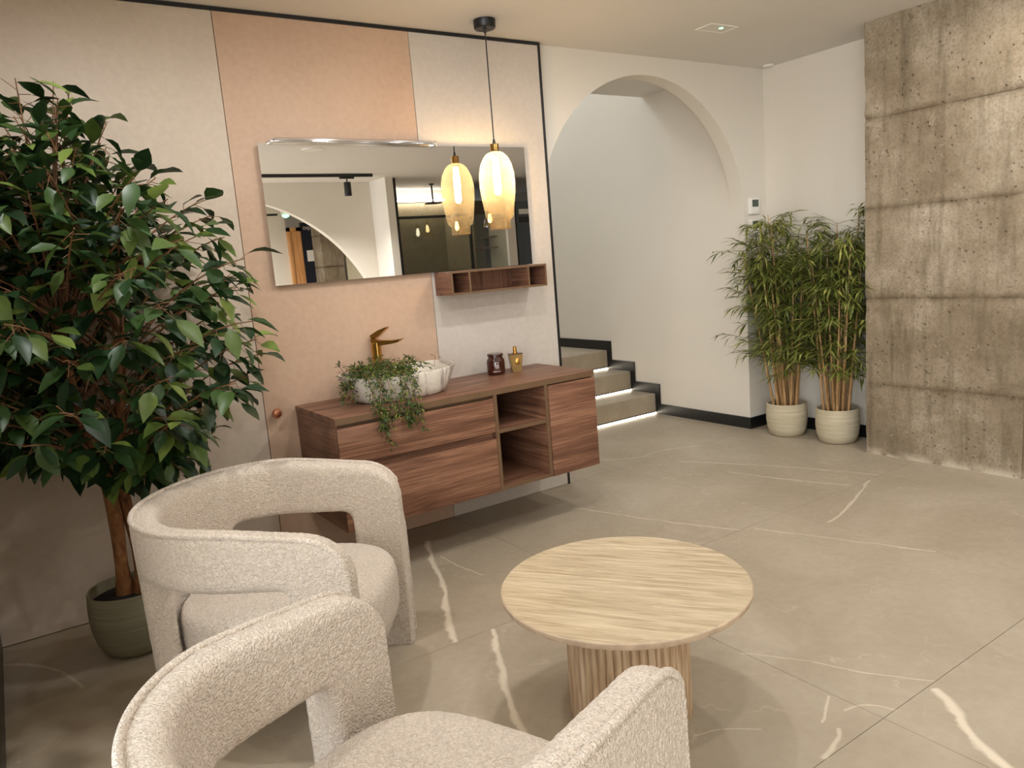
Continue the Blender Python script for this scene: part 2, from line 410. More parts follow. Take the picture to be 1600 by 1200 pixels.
    c = t.mix(faint, c, rgb(214, 199, 176))
    t.set(c, t.maprange(n2, 0.3, 0.7, 0.36, 0.46), spec=0.4)
    t.bump(n2, 0.06, 0.002); return t.m
M['tile'] = mat_floor()
def mat_travertine(name, ang, light, mid, dark):
    t = NT(name); v = t.coord('Object', rot=(0, 0, -ang))
    mp = t.n('ShaderNodeMapping'); t.l(v, mp.inputs[0]); mp.inputs['Scale'].default_value = (2.0, 34.0, 6.0)
    mp2 = t.n('ShaderNodeMapping'); t.l(v, mp2.inputs[0]); mp2.inputs['Scale'].default_value = (1.2, 9.0, 3.0)
    n1 = t.noise(mp.outputs[0], 2.2, 7, 0.7, 0.8); n2 = t.noise(mp2.outputs[0], 1.8, 5, 0.6, 0.6)
    c = t.ramp(n2, [(0.3, mid), (0.7, light)])
    c = t.mix(t.maprange(n1, 0.42, 0.66, 0.0, 0.85), c, dark)
    c = t.mix(t.maprange(n1, 0.42, 0.28, 0.0, 0.6), c, tuple(min(1, x*1.12) for x in light[:3])+(1,))
    t.set(c, 0.42, spec=0.35); t.bump(n1, 0.1, 0.001); return t.m
M['trav'] = mat_travertine('travertine_top', math.radians(-55), rgb(204, 187, 158), rgb(186, 167, 136), rgb(142, 121, 92))
M['trav_edge'] = mat_plain('travertine_edge', rgb(196, 172, 146), 0.5, 0, 0.12, 30)
def mat_slat():
    t = NT('travertine_slat'); v = t.coord('Object'); mp = t.n('ShaderNodeMapping'); t.l(v, mp.inputs[0]); mp.inputs['Scale'].default_value = (60, 60, 5)
    inf = t.n('ShaderNodeObjectInfo'); n = t.n('ShaderNodeTexNoise'); n.noise_dimensions = '4D'; t.l(mp.outputs[0], n.inputs['Vector']); t.l(t.math('MULTIPLY', inf.outputs['Random'], 20), n.inputs['W']); n.inputs['Detail'].default_value = 5; n.inputs['Scale'].default_value = 1.5
    t.set(t.ramp(n.outputs['Fac'], [(0.3, rgb(160, 130, 98)), (0.5, rgb(192, 163, 130)), (0.72, rgb(216, 192, 162))]), 0.5); return t.m
M['slat'] = mat_slat()
def mat_basin():
    t = NT('streaked_marble'); v = t.coord('Object', rot=(0.0, 0.25, 0.0))
    mp = t.n('ShaderNodeMapping'); t.l(v, mp.inputs[0]); mp.inputs['Scale'].default_value = (6.0, 2.0, 1.0)
    n = t.noise(mp.outputs[0], 1.6, 6, 0.65, 1.6); n2 = t.noise(v, 60, 3)
    c = t.ramp(n, [(0.38, rgb(236, 228, 212)), (0.52, rgb(226, 217, 203)), (0.60, rgb(158, 148, 142)), (0.66, rgb(218, 210, 196)), (0.78, rgb(150, 142, 138))])
    c = t.mix(t.maprange(n2, 0.4, 0.7, 0, 0.12), c, rgb(150, 142, 136)); t.set(c, 0.4); return t.m
M['basin'] = mat_basin()
def mat_pot(name, c1, c2, rings=True):
    t = NT(name); v = t.coord('Object'); mp = t.n('ShaderNodeMapping'); t.l(v, mp.inputs[0]); mp.inputs['Scale'].default_value = (2, 2, 60)
    n = t.noise(mp.outputs[0], 1.6, 4, 0.6); t.set(t.ramp(n, [(0.3, c2), (0.7, c1)]), 0.8, spec=0.2)
    if rings: t.bump(n, 0.6, 0.004)
    return t.m
M['pot_light'] = mat_pot('ribbed_cream_pot', rgb(204, 192, 166), rgb(176, 163, 136))
M['pot_grey'] = mat_pot('grey_green_pot', rgb(140, 134, 112), rgb(126, 119, 97))
def mat_bark():
    t = NT('ficus_bark'); v = t.coord('Object', scale=(14, 14, 5)); n = t.noise(v, 2.5, 6, 0.7, 0.6)
    t.set(t.ramp(n, [(0.3, rgb(70, 40, 20)), (0.5, rgb(136, 88, 48)), (0.75, rgb(184, 132, 80))]), 0.7); t.bump(n, 0.9, 0.008); return t.m
M['bark'] = mat_bark()
M['twig'] = mat_plain('twig', rgb(122, 86, 56), 0.7, 0, 0.1, 30)
def mat_leaf(name, stops, rough=0.4, trans=0.25):
    t = NT(name); g = t.n('ShaderNodeNewGeometry'); inf = t.n('ShaderNodeObjectInfo')
    r = t.math('FRACT', t.math('ADD', g.outputs['Random Per Island'], t.math('MULTIPLY', inf.outputs['Random'], 7.31)))
    v = t.coord('Object'); n = t.noise(v, 22, 3)
    c = t.ramp(r, stops)
    c = t.mix(t.maprange(n, 0.3, 0.7, 0.0, 0.3), c, stops[0][1])
    t.set(c, rough, spec=0.45)
    tl = t.n('ShaderNodeBsdfTranslucent'); t.l(c, tl.inputs[0])
    mx = t.n('ShaderNodeMixShader'); mx.inputs[0].default_value = trans; t.l(t.b.outputs[0], mx.inputs[1]); t.l(tl.outputs[0], mx.inputs[2]); t.l(mx.outputs[0], t.out.inputs[0])
    return t.m
M['ficus_leaf'] = mat_leaf('ficus_leaf', [(0.0, rgb(28, 50, 26)), (0.45, rgb(40, 68, 35)), (0.72, rgb(64, 90, 42)), (0.90, rgb(92, 112, 48)), (1.0, rgb(138, 158, 76))], 0.42)
M['bamboo_leaf'] = mat_leaf('bamboo_leaf', [(0.0, rgb(72, 84, 36)), (0.5, rgb(118, 126, 56)), (0.85, rgb(154, 156, 76)), (1.0, rgb(186, 182, 104))], 0.5)
M['vine_leaf'] = mat_leaf('vine_leaf', [(0.0, rgb(40, 56, 28)), (0.5, rgb(72, 96, 42)), (0.85, rgb(108, 126, 56)), (1.0, rgb(164, 168, 56))], 0.5)
M['cane'] = mat_wood('bamboo_cane', rgb(136, 102, 62), rgb(190, 150, 102), rgb(220, 186, 138), rot=(0, PI/2, 0), fine=2.0)

# ------------------------------------------------------------------ SETTING
# floor: one object per tile
TS = 1.207
floor = empty_struct('floor', (0, 0, 0))
obj('grout_bed', box(-6.0, 6.0, -10.2, 4.2, -0.06, -0.006), M['grout'], floor)
tile_me = box(-TS/2+0.0009, TS/2-0.0009, -TS/2+0.0009, TS/2-0.0009, -0.02, 0.0, 0.0006, 1)
tile_me.materials.append(M['tile'])
for i in range(-4, 4):
    for j in range(-8, 1):
        cx, cy = 0.402+TS*(i+0.5), -0.0+TS*(j+0.5)
        if cy > 0 and (cx < -0.3 or cx > 2.3): continue
        obj('tile', tile_me, None, floor, (cx, cy, 0))

# ceiling
ceil = struct(obj('ceiling', box(-5.0, 6.0, -10.0, 0.98, H, H+0.12), M['ceiling']))

# arch wall (wall_back): polygon with arch hole, y 0.04 .. 0.15
AX, AZ, AR = 0.838, 1.518, 0.872
JX = AX+AR                                            # right jamb
def arch_wall_mesh():
    n = 96; y0, y1 = 0.04, 0.15; xl, xr = -2.87, 2.07
    arc = [(AX+AR*math.cos(PI*k/n), AZ+AR*math.sin(PI*k/n)) for k in range(n+1)]     # right to left
    inner = [(JX, 0.0)]+arc+[(AX-AR, 0.0)]
    outer = []
    for (x, z) in inner:
        outer.append((x, H))
    vs, fs = [], []
    def addq(a, b, c, d): 
        k = len(vs); vs.extend([a, b, c, d]); fs.append((k, k+1, k+2, k+3))
    for y in (y0, y1):
        addq((xl, y, 0), (AX-AR, y, 0), (AX-AR, y, H), (xl, y, H))
        addq((JX, y, 0), (xr, y, 0), (xr, y, H), (JX, y, H))
        for a, b in zip(arc[:-1], arc[1:]):
            addq((b[0], y, b[1]), (a[0], y, a[1]), (a[0], y, H), (b[0], y, H))
    for a, b in zip(inner[:-1], inner[1:]):
        addq((a[0], y0, a[1]), (b[0], y0, b[1]), (b[0], y1, b[1]), (a[0], y1, a[1]))
    addq((xl, y0, 0), (xl, y1, 0), (xl, y1, H), (xl, y0, H)); addq((xr, y0, 0), (xr, y1, 0), (xr, y1, H), (xr, y0, H))
    addq((xl, y0, H), (xr, y0, H), (xr, y1, H), (xl, y1, H))
    bm = bmesh.new(); me = mesh(vs, fs); bm.from_mesh(me); bmesh.ops.remove_doubles(bm, verts=bm.verts, dist=1e-5)
    return bm_mesh(bm)
wall_back = struct(obj('wall_back', arch_wall_mesh(), M['white']))
# large format slabs on it
for (x0, x1, mt, nm) in ((-2.87, -1.7275, 'slab_beige', 'beige stone-look slab'), (-1.7245, -0.8010, 'slab_peach', 'peach stone-look slab'), (-0.7980, -0.014, 'slab_grey', 'pale grey stone-look slab')):
    p = obj('panel', box(x0, x1, 0.0, 0.045, 0.002, H-0.018, 0.0008, 1), M[mt], wall_back); p['label'] = nm
struct(obj('trim_1', boxes([(-2.87, 0.0, -0.004, 0.04, H-0.018, H-0.002), (-0.014, 0.0, -0.004, 0.04, 0.0, H-0.018)]), M['black']))
struct(obj('wall_right', box(1.95, 2.07, -1.80, 0.04, 0, H), M['white']))
struct(obj('wall_right_return', box(1.95, 5.5, -1.92, -1.80, 0, H), M['white']))
struct(obj('wall_left', box(-2.99, -2.87, -2.0, 0.15, 0, H), M['white']))
struct(obj('wall_far_side', box(5.4, 5.5, -10.0, 0.2, 0, H), M['white']))
struct(obj('baseboard_left', box(-2.872, -2.856, -2.0, 0.0, 0, 0.105, 0.002), M['baseboard']))
# baseboards (black)
BBH = 0.082
struct(obj('baseboard_right', boxes([(JX, 1.95, 0.028, 0.04, 0, BBH), (1.938, 1.95, -0.92, 0.03, 0, BBH)]), M['baseboard']))

# concrete pillar: five casting lifts
pillar = empty_struct('concrete_pillar', (0, 0, 0)); pillar['label'] = 'board-marked raw concrete pillar against right wall'
def lift(z0, z1, seed, off):
    x0, x1, y0, y1 = 1.617, 1.95, -1.765, -0.903
    bm = bmesh.new(); bmesh.ops.create_cube(bm, size=1)
    for v in bm.verts: v.co = Vector(((x0+x1)/2+v.co.x*(x1-x0), (y0+y1)/2+v.co.y*(y1-y0), (z0+z1)/2+v.co.z*(z1-z0)))
    bmesh.ops.subdivide_edges(bm, edges=bm.edges, cuts=26, use_grid_fill=True)
    for v in bm.verts:
        c = v.co
        n = noise.noise(Vector((c.x*5, c.y*5+seed, c.z*5)))*0.004 + noise.noise(Vector((c.x*22, c.y*22, c.z*22)))*0.0022
        e = min(c.z-z0, z1-c.z); g = 0.004*max(0, 1-e/0.018)*(1 if 0.02 < c.z < H-0.02 else 0)
        if c.x < x0+0.02: c.x += off+n+g
        if c.y > y1-0.02: c.y -= abs(n)+g
        if c.y < y0+0.02: c.y += abs(n)+g
    return bm_mesh(bm, 50)
zs = [0, 0.43, 0.95, 1.465, 1.972, H]
for k in range(5): obj('concrete_lift', lift(zs[k], zs[k+1], k*3.7, (0.0, 0.002, -0.001, 0.002, 0.0)[k]), M['concrete'], pillar)

# stairwell behind the arch
struct(obj('wall_stair_right', box(JX, JX+0.12, 0.15, 4.2, 0, 5.0), M['white']))
struct(obj('wall_stair_left', box(-0.30, -0.18, 0.15, 4.2, 0, 5.0), M['white']))
struct(obj('wall_stair_back', box(-0.30, JX+0.12, 4.2, 4.3, 0, 5.0), M['white']))
struct(obj('wall_stair_header', box(-0.18, JX, 0.86, 0.98, H+0.12, 5.0), M['white']))
stairs = empty_struct('staircase', (0, 0, 0)); stairs['label'] = 'stone tiled stairs with lit step edges behind the arch'
RY, RH, TD = 0.985, 0.165, 0.285
for k in range(3):
    y = RY+TD*k; z = RH*k
    st = obj('step', box(-0.18, JX-0.012, y, 4.2 if k == 2 else y+TD+0.02, z, z+RH, 0.002, 1), M['tile'], stairs)
    obj('black_profile', box(-0.18, JX-0.012, y-0.004, y, z+0.011, z+0.019), M['black'], st)
    o = obj('light_strip', box(-0.18, JX-0.014, y-0.006, y-0.0005, z+0.002, z+0.011), M['led'], st); o['label'] = 'glowing warm white strip'
# stepped black baseboard on the stair wall
def step_band():
    b = BBH; poly_lo = [(0.04, 0.0)]; prof_lo = [(0.028, 0)]; top = [(0.028, b)]
    lo = [(0.028, 0.0)]; hi = [(0.028, b)]
    for k in range(3):
        y = RY+TD*k
        lo += [(y, RH*k), (y, RH*(k+1))]
        hi += [(y-b*0.62, RH*k+b), (y-b*0.62, RH*(k+1)+b)]
    lo.append((4.2, RH*3)); hi.append((4.2, RH*3+b))
    vs, fs = [], []
    for x in (JX-0.012, JX+0.002):
        for p in lo: vs.append((x, p[0], p[1]))
        for p in hi: vs.append((x, p[0], p[1]))
    n = len(lo)
    for i in range(n-1):
        fs.append((i, i+1, n+i+1, n+i)); fs.append((2*n+i, 2*n+i+1, 3*n+i+1, 3*n+i))
        fs.append((n+i, n+i+1, 3*n+i+1, 3*n+i)); fs.append((i, i+1, 2*n+i+1, 2*n+i))
    fs.append((0, n, 3*n, 2*n))
    bm = bmesh.new(); bm.from_mesh(mesh(vs, fs)); return bm_mesh(bm)
struct(obj('baseboard_stair', step_band(), M['baseboard']))

# ------------------------------------------------------------------ rear half of the showroom (seen in the mirror)
def rear_wall():
    y0, y1 = -6.22, -6.1; xl, xr = -4.4, 1.70; cx, cz, r = -0.36, 0.24, 2.10; n = 60
    xs_ = [max(-2.4, min(1.60, cx+r*math.cos(PI*k/n))) for k in range(n+1)]
    arc = []
    for k in range(n+1):
        x = cx+r*math.cos(PI*k/n)
        if -2.35 <= x <= 1.60: arc.append((x, cz+r*math.sin(PI*k/n)))
    zr = cz+math.sqrt(r*r-(1.60-cx)**2); zl = cz+math.sqrt(r*r-(-2.35-cx)**2)
    arc = [(1.60, 0), (1.60, zr)]+arc+[(-2.35, zl), (-2.35, 0)]
    vs, fs = [], []
    def addq(a, b, c, d):
        k = len(vs); vs.extend([a, b, c, d]); fs.append((k, k+1, k+2, k+3))
    for y in (y0, y1):
        addq((xl, y, 0), (-2.35, y, 0), (-2.35, y, H), (xl, y, H)); addq((1.60, y, 0), (xr, y, 0), (xr, y, H), (1.60, y, H))
        for a, b in zip(arc[1:-2], arc[2:-1]): addq((b[0], y, b[1]), (a[0], y, a[1]), (a[0], y, H), (b[0], y, H))
    for a, b in zip(arc[:-1], arc[1:]): addq((a[0], y0, a[1]), (b[0], y0, b[1]), (b[0], y1, b[1]), (a[0], y1, a[1]))
    bm = bmesh.new(); bm.from_mesh(mesh(vs, fs)); bmesh.ops.remove_doubles(bm, verts=bm.verts, dist=1e-5)
    return bm_mesh(bm)
struct(obj('wall_rear', rear_wall(), M['white']))
struct(obj('wall_rear_return', box(1.655, 1.76, -6.22, -5.62, 0, H), M['white']))
struct(obj('wall_far', box(-4.4, 4.6, -10.0, -9.9, 0, 3.0), M['white']))
struct(obj('wall_far_right', box(2.34, 2.44, -9.9, -7.3, 0, 3.0), M['white']))
M['stone_wall'] = mat_slab('olive_stone', rgb(172, 160, 132), rgb(118, 106, 82))
M['oak'] = mat_wood('oak_door', rgb(182, 126, 74), rgb(208, 154, 100), rgb(226, 178, 126), rot=(0, PI/2, 0))
M['navy'] = mat_plain('navy_panel', rgb(24, 30, 44), 0.3)
M['slategrey'] = mat_plain('slate_panel', rgb(78, 86, 92), 0.4)
# shower display
struct(obj('wall_shower_back', box(1.76, 4.6, -7.3, -7.2, 0, 2.32), M['stone_wall']))
struct(obj('wall_shower_left', box(1.70, 1.76, -7.3, -6.22, 0, H), M['stone_wall']))
struct(obj('trim_2', box(1.76, 3.5, -7.2, -7.18, 2.32, H), M['ceiling']))
lp = tag(obj('cove_light', box(1.80, 3.4, -7.16, -7.13, 2.335, 2.35), M['cove']), 'thin lit cove strip above the shower wall in mirror', 'light strip')
fr = thing('shower_screen', 'black framed glass shower screen reflected in mirror', 'shower screen', (1.815, -5.75, 0))
for b in ((0, 0.035, -0.02, 0.02, 0, H), (1.10, 1.13, -0.02, 0.02, 0, 2.0), (0.03, 1.12, -0.02, 0.02, 1.975, 2.01)): obj('frame_bar', box(*b), M['black'], fr)
obj('glass_pane', box(0.035, 1.10, -0.005, 0.005, 0.02, 1.975), M['glass'], fr)
obj('glass_pane', box(1.13, 1.73, -0.005, 0.005, 0.02, 1.995), M['glass'], fr)
sh = thing('rain_shower', 'dark round ceiling shower head reflected in mirror', 'shower head', (2.745, -6.4, H))
obj('arm', lathe([(0.012, -0.26), (0.012, -0.02)], 12), M['black'], sh); obj('rose', lathe([(0.035, -0.02), (0.035, 0)], 20), M['black'], sh)
obj('head', lathe([(0.02, -0.25), (0.125, -0.268), (0.125, -0.28), (0, -0.28)], 32), M['black'], sh)
struct(obj('wall_column', box(3.52, 3.66, -6.2, -5.7, 0, H), M['white']))
cb = thing('tall_cabinet', 'slate grey tall unit beside white column in mirror', 'cabinet', (3.72, -5.9, 0))
obj('body', box(0, 0.6, -0.3, 0.15, 0, 2.16), M['slategrey'], cb); obj('panel', box(0.05, 0.5, 0.15, 0.16, 1.98, 2.05), M['plastic'], cb); obj('panel', box(0.05, 0.5, 0.15, 0.16, 1.86, 1.94), M['black'], cb)
tw = thing('towel_shelf', 'walnut wall shelf holding towels reflected in mirror', 'shelf', (3.42, -6.1, 1.53))
obj('board', box(-0.1, 0.26, -0.2, 0.12, 0, 0.02), M['wood'], tw); obj('board', box(0.0, 0.28, -0.2, 0.12, 0.155, 0.172), M['wood'], tw); obj('back_panel', box(0.08, 0.28, -0.2, -0.19, -1.5, 0.155), M['slategrey'], tw)
for k in range(2):
    tag(obj('folded_towel', box(3.52, 3.67, -6.2, -6.0, 1.55+0.04*k, 1.588+0.04*k, 0.015, 3), M['plastic']), 'white folded towel on walnut shelf in mirror', 'towel', 'towels on the shower shelf')
struct(obj('wall_shower_divider', box(3.36, 3.40, -7.2, -6.35, 0, H), M['stone_wall']))
# hanging bulbs in the display
def small_pendant(x, y, z, label, mat, r):
    p = thing('glass_pendant', label, 'pendant lamp', (x, y, H))
    dz = z-H
    obj('cord', lathe([(0.003, dz+0.14), (0.003, 0)], 6), M['black'], p); obj('canopy', lathe([(0.04, -0.02), (0.04, 0)], 20), M['black'], p)
    obj('socket', lathe([(0.016, dz+0.08), (0.018, dz+0.14)], 12), M['brass'], p)
    obj('shade', lathe([(0.02, dz+0.11), (r*0.5, dz+0.05), (r, dz-0.06), (r*0.95, dz-0.09)], 24), mat, p)
    obj('bulb', lathe([(0, dz-0.035), (0.022, dz-0.02), (0.028, dz+0.01), (0.014, dz+0.08)], 16), M['smallbulb'], p)
small_pendant(2.40, -5.2, 1.80, 'clear glass pendant before the shower screen in mirror', M['glass'], 0.07)
small_pendant(2.72, -4.9, 1.86, 'amber glass pendant behind gold pendant in mirror', M['amber_clear'], 0.10)
# far room through the rear arch
dr = empty_struct('door_1', (1.42, -9.0, 0))
obj('door_leaf', box(0.06, 0.16, -0.04, 0.0, 0, 2.08), M['oak'], dr); obj('door_frame', boxes([(0.02, 0.06, -0.06, 0.02, 0, 2.14), (0.16, 0.235, -0.06, 0.02, 0, 2.14), (0.02, 0.235, -0.06, 0.02, 2.08, 2.14)]), M['oak'], dr)
struct(obj('wall_door_side', box(1.0, 1.44, -9.2, -9.06, 0, 3.0), M['white']))
sg = thing('sign_board', 'navy sign board with white lettering beside oak door in mirror', 'sign', (1.66, -8.98, 0))
obj('board', box(0, 0.5, -0.05, 0, 0.2, 2.21), M['navy'], sg)
tx = text_mesh('grupo', 0.10); lt = obj('lettering', tx, M['print'], sg, (0.155, 0.003, 2.13)); lt.rotation_euler = (PI/2, 0, PI)
obj('notice', box(0.06, 0.17, 0.0, 0.004, 1.58, 1.76), M['plastic'], sg)
fp = empty_struct('concrete_column', (1.83, -8.6, 0)); 
for k in range(5): obj('concrete_lift', box(0.0, 0.36, -0.4, 0.0, zs[k]+0.002, zs[k+1]-0.002, 0.003, 1), M['concrete'], fp)
th = tag(obj('wall_control', box(2.30, 2.34, -8.2, -8.1, 1.55, 1.66, 0.003), M['plastic']), 'white wall control past the far column in mirror', 'thermostat')
ex = thing('exit_lamp', 'glowing pale green emergency lamp under rear arch in mirror', 'emergency light', (1.25, -8.4, 2.30))
obj('housing', box(-0.07, 0.07, -0.02, 0.02, 0.0, 0.08, 0.005), M['plastic'], ex); obj('lens', lathe([(0, -0.05), (0.05, -0.03), (0.055, 0.0)], 20), M['green_led'], ex)
tag(obj('small_track', box(0.95, 1.16, -8.53, -8.50, 2.30, 2.33), M['black']), 'short black ceiling bar in far room in mirror', 'light track')
# ceiling tracks with spots
def spot_head(parent_loc, aim, power, label, group, blend=1.0, size=2.3, col=(1.0, 0.98, 0.95), lname='track_spot_light'):
    p = thing('track_spot', label, 'spotlight', parent_loc, 0, group)
    L = Vector(parent_loc)
    obj('adapter', box(-0.09, 0.09, -0.016, 0.016, -0.022, 0.0, 0.002), M['black'], p)
    obj('stem', lathe([(0.008, -0.06), (0.008, -0.02)], 10), M['black'], p)
    d = (Vector(aim)-L).normalized(); q = d.to_track_quat('-Z', 'Y')
    body = obj('barrel', lathe([(0.0, 0.0), (0.038, 0.0), (0.042, -0.006), (0.042, -0.16), (0.036, -0.16), (0.034, -0.145)], 28), M['black'], p, (0, 0, -0.06)); body.rotation_mode = 'QUATERNION'; body.rotation_quaternion = q
    obj('lens', lathe([(0, -0.146), (0.034, -0.146)], 20), M['spotlens'], body)
    l = bpy.data.lights.new('spot', 'SPOT'); l.energy = power; l.spot_size = size; l.spot_blend = blend; l.shadow_soft_size = 0.036; l.color = col
    lo = bpy.data.objects.new(lname, l); COL.objects.link(lo); lo.parent = p; lo.location = Vector((0, 0, -0.06))+d*0.17; lo.rotation_mode = 'QUATERNION'; lo.rotation_quaternion = q
    return p
tr1 = tag(obj('ceiling_track', box(-1.0, 1.34, -5.32, -5.285, H-0.036, H), M['black']), 'black ceiling light track over the rear arch in mirror', 'light track')
spot_head((1.01, -5.302, H-0.036), (1.0, -5.35, 0), 90, 'black cylinder spot on ceiling track reflected in mirror', None)
for x in (-0.25, -0.75):  # extra heads added out of view to brighten the rear wall
    spot_head((x, -5.302, H-0.036), (x, -6.0, 0.6), 220, 'added black cylinder spot on rear track outside the mirror view', 'added spots on the rear track', lname='added_rear_spot_offscreen')
def downlight(x, y, aim, power, label, group, size=2.95):  # unseen fitting, made up to carry a ceiling light
    p = thing('added_downlight', label, 'ceiling light', (x, y, H), 0, group)
    obj('ring', lathe([(0.042, -0.003), (0.052, -0.004), (0.055, 0.0)], 32), M['plastic'], p)
    obj('lens', lathe([(0, -0.0025), (0.042, -0.0025)], 28), M['spotlens'], p)
    l = bpy.data.lights.new('downlight', 'SPOT'); l.energy = power; l.spot_size = size; l.spot_blend = 0.6; l.shadow_soft_size = 0.05 if y > -3 else 0.03; l.color = (1.0, 0.995, 0.985)
    lo = bpy.data.objects.new('added_downlight_offscreen', l); COL.objects.link(lo); lo.parent = p; lo.location = (0, 0, -0.012)
    d = Vector(aim)-Vector((x, y, H)); lo.rotation_mode = 'QUATERNION'; lo.rotation_quaternion = d.to_track_quat('-Z', 'Y')
for x, y, aim, pw in ((-2.2, -1.15, (-2.2, -0.75, 0), 46), (-1.0, -1.45, (-1.0, -0.9, 0), 40), (0.2, -1.5, (0.2, -1.1, 0), 42), (1.15, -2.0, (1.25, -1.5, 0), 42), (-1.6, -2.8, (-1.6, -2.4, 0), 36), (0.2, -2.7, (0.2, -2.3, 0), 42)):  # overhead light inferred from floor shadows; the recessed fittings are made up
    downlight(x, y, aim, pw, 'added small round recessed ceiling downlight over the seating area', 'added downlights over the seating area')
for x, y, pw in ((-0.6, -7.8, 240),):  # unseen lamp added to brighten the far room
    downlight(x, y, (x, y, 0), pw, 'added unseen recessed ceiling downlight in the far room behind the rear arch', None)
gr = thing('ceiling_grille', 'round white ceiling disc reflected near mirror top', 'ceiling vent', (-0.008, -3.615, H))
obj('ring', lathe([(0.085, -0.006), (0.098, -0.006), (0.1, 0.0)], 40), M['plastic'], gr); obj('disc', lathe([(0, -0.003), (0.085, -0.003)], 40), M['plastic'], gr)

# emergency light in the ceiling, smoke sensor
el = thing('emergency_light', 'flush square ceiling emergency light with green indicator', 'emergency light', (0.815, -0.535, H), math.radians(-2))
obj('frame', boxes([(-0.105, 0.105, -0.06, -0.05, -0.004, 0), (-0.105, 0.105, 0.05, 0.06, -0.004, 0), (-0.105, -0.095, -0.05, 0.05, -0.004, 0), (0.095, 0.105, -0.05, 0.05, -0.004, 0)]), M['plastic'], el)
obj('diffuser', box(-0.095, 0.095, -0.05, 0.05, -0.002, 0), M['ceiling'], el)
o = obj('indicator', lathe([(0, -0.006), (0.01, -0.005), (0.013, -0.002)], 16), M['green_led'], el, (0.02, -0.012, 0)); o['label'] = 'green indicator light'
tag(obj('ceiling_sensor', lathe([(0, -0.012), (0.03, -0.010), (0.036, 0)], 24), M['plastic'], None, (1.89, -0.05, H)), 'tiny round sensor in ceiling corner above bamboo', 'sensor')

# ------------------------------------------------------------------ VANITY
vx0, vx1, vy = -1.585, -0.178, -0.5
vn = thing('vanity_cabinet', 'wall-hung walnut vanity with two drawers, open niche and door', 'cabinet', (0, 0, 0))
o = obj('countertop', box(vx0, vx1, vy, -0.002, 0.722, 0.752, 0.0015), M['wood'], vn)
obj('edge_band', box(vx0+0.001, vx1-0.001, vy-0.0015, vy+0.001, 0.722, 0.750), M['wood_edge'], o)
T = 0.019
obj('side_panel', box(vx0+0.002, vx0+T, vy+0.016, -0.002, 0.252, 0.722, 0.001), M['wood_side'], vn)
obj('side_panel', box(-0.50, -0.482, vy+0.002, -0.002, 0.252, 0.722, 0.001), M['wood_side'], vn)
obj('side_panel', box(-0.80, -0.782, vy+0.002, -0.002, 0.252, 0.722, 0.001), M['wood_side'], vn)
obj('side_panel', box(vx1-T, vx1-0.002, vy+0.02, -0.002, 0.252, 0.722, 0.001), M['wood_side'], vn)
obj('bottom_panel', box(vx0+T, vx1-T, vy+0.02, -0.002, 0.252, 0.27), M['wood'], vn)
obj('back_panel', box(vx0+T, vx1-T, -0.02, -0.004, 0.27, 0.722), M['wood_vert'], vn)
obj('niche_shelf', box(-0.782, -0.50, vy+0.004, -0.02, 0.533, 0.551), M['wood'], vn)
for x in (-0.80, -0.50): obj('edge_band', box(x-0.0005, x+0.0185, vy+0.0005, vy+0.003, 0.252, 0.722), M['wood_edge'], vn)
for z in (0.533, 0.252): obj('edge_band', box(-0.782, -0.50, vy+0.002, vy+0.005, z, z+0.018), M['wood_edge'], vn)
d1 = obj('drawer', box(vx0+0.004, -0.803, vy-0.002, vy+0.016, 0.545, 0.706, 0.001), M['wood'], vn)
obj('grip_channel', box(vx0+0.02, -0.803, vy+0.030, vy+0.05, 0.700, 0.722), M['wood_edge'], d1)
d2 = obj('drawer', box(vx0+0.004, -0.803, vy-0.002, vy+0.016, 0.252, 0.512, 0.001), M['wood'], vn)
obj('grip_channel', box(vx0+0.02, -0.803, vy+0.028, vy+0.05, 0.505, 0.552), M['wood'], d2)
obj('door', box(-0.479, vx1-0.001, vy-0.004, vy+0.016, 0.252, 0.716, 0.001), M['wood'], vn)

# ------------------------------------------------------------------ MIRROR, LIGHT BAR, SHELF
mr = thing('wall_mirror', 'wide frameless rectangular mirror above the vanity', 'mirror', (0, 0, 0))
obj('glass', box(-1.611, -0.176, -0.030, -0.026, 1.313, 1.938), M['mirror'], mr)
obj('backing', box(-1.600, -0.186, -0.026, 0.0, 1.325, 1.928), M['black'], mr)
lb = thing('mirror_light_bar', 'slim clear and chrome light bar on top of mirror', 'wall light', (-1.145, -0.05, 1.944))
obj('diffuser', box(-0.405, 0.405, -0.035, 0.008, -0.006, 0.010, 0.003), M['acrylic'], lb)
obj('chrome_rail', box(-0.402, 0.402, 0.008, 0.022, -0.007, 0.011, 0.002), M['chrome'], lb)
for x in (-0.41, 0.41): obj('bracket', box(x-0.012, x+0.006, -0.01, 0.05, -0.010, 0.004, 0.002), M['chrome'], lb)
ws = thing('wall_shelf', 'low walnut box shelf with dividers under the mirror', 'shelf', (0, 0, 0))
sx0, sx1, sy, sz0, sz1 = -0.782, -0.188, -0.170, 1.192, 1.310
for z in (sz0, sz1-0.010):
    b = obj('board', box(sx0, sx1, sy, -0.001, z, z+0.010), M['wood'], ws); obj('edge_band', box(sx0, sx1, sy-0.001, sy+0.001, z, z+0.010), M['wood_edge'], b)
for x in (sx0, -0.678, -0.312, sx1-0.010):
    b = obj('divider', box(x, x+0.010, sy+0.001, -0.001, sz0+0.010, sz1-0.010), M['wood_side'], ws); obj('edge_band', box(x, x+0.010, sy-0.001, sy+0.001, sz0+0.010, sz1-0.010), M['wood_edge'], b)
obj('back_panel', box(sx0+0.01, sx1-0.01, -0.012, -0.001, sz0+0.01, sz1-0.01), M['wood_vert'], ws)
kn = thing('wall_hook', 'round copper wall hook beside the vanity', 'hook', (-1.683, 0, 0.736))
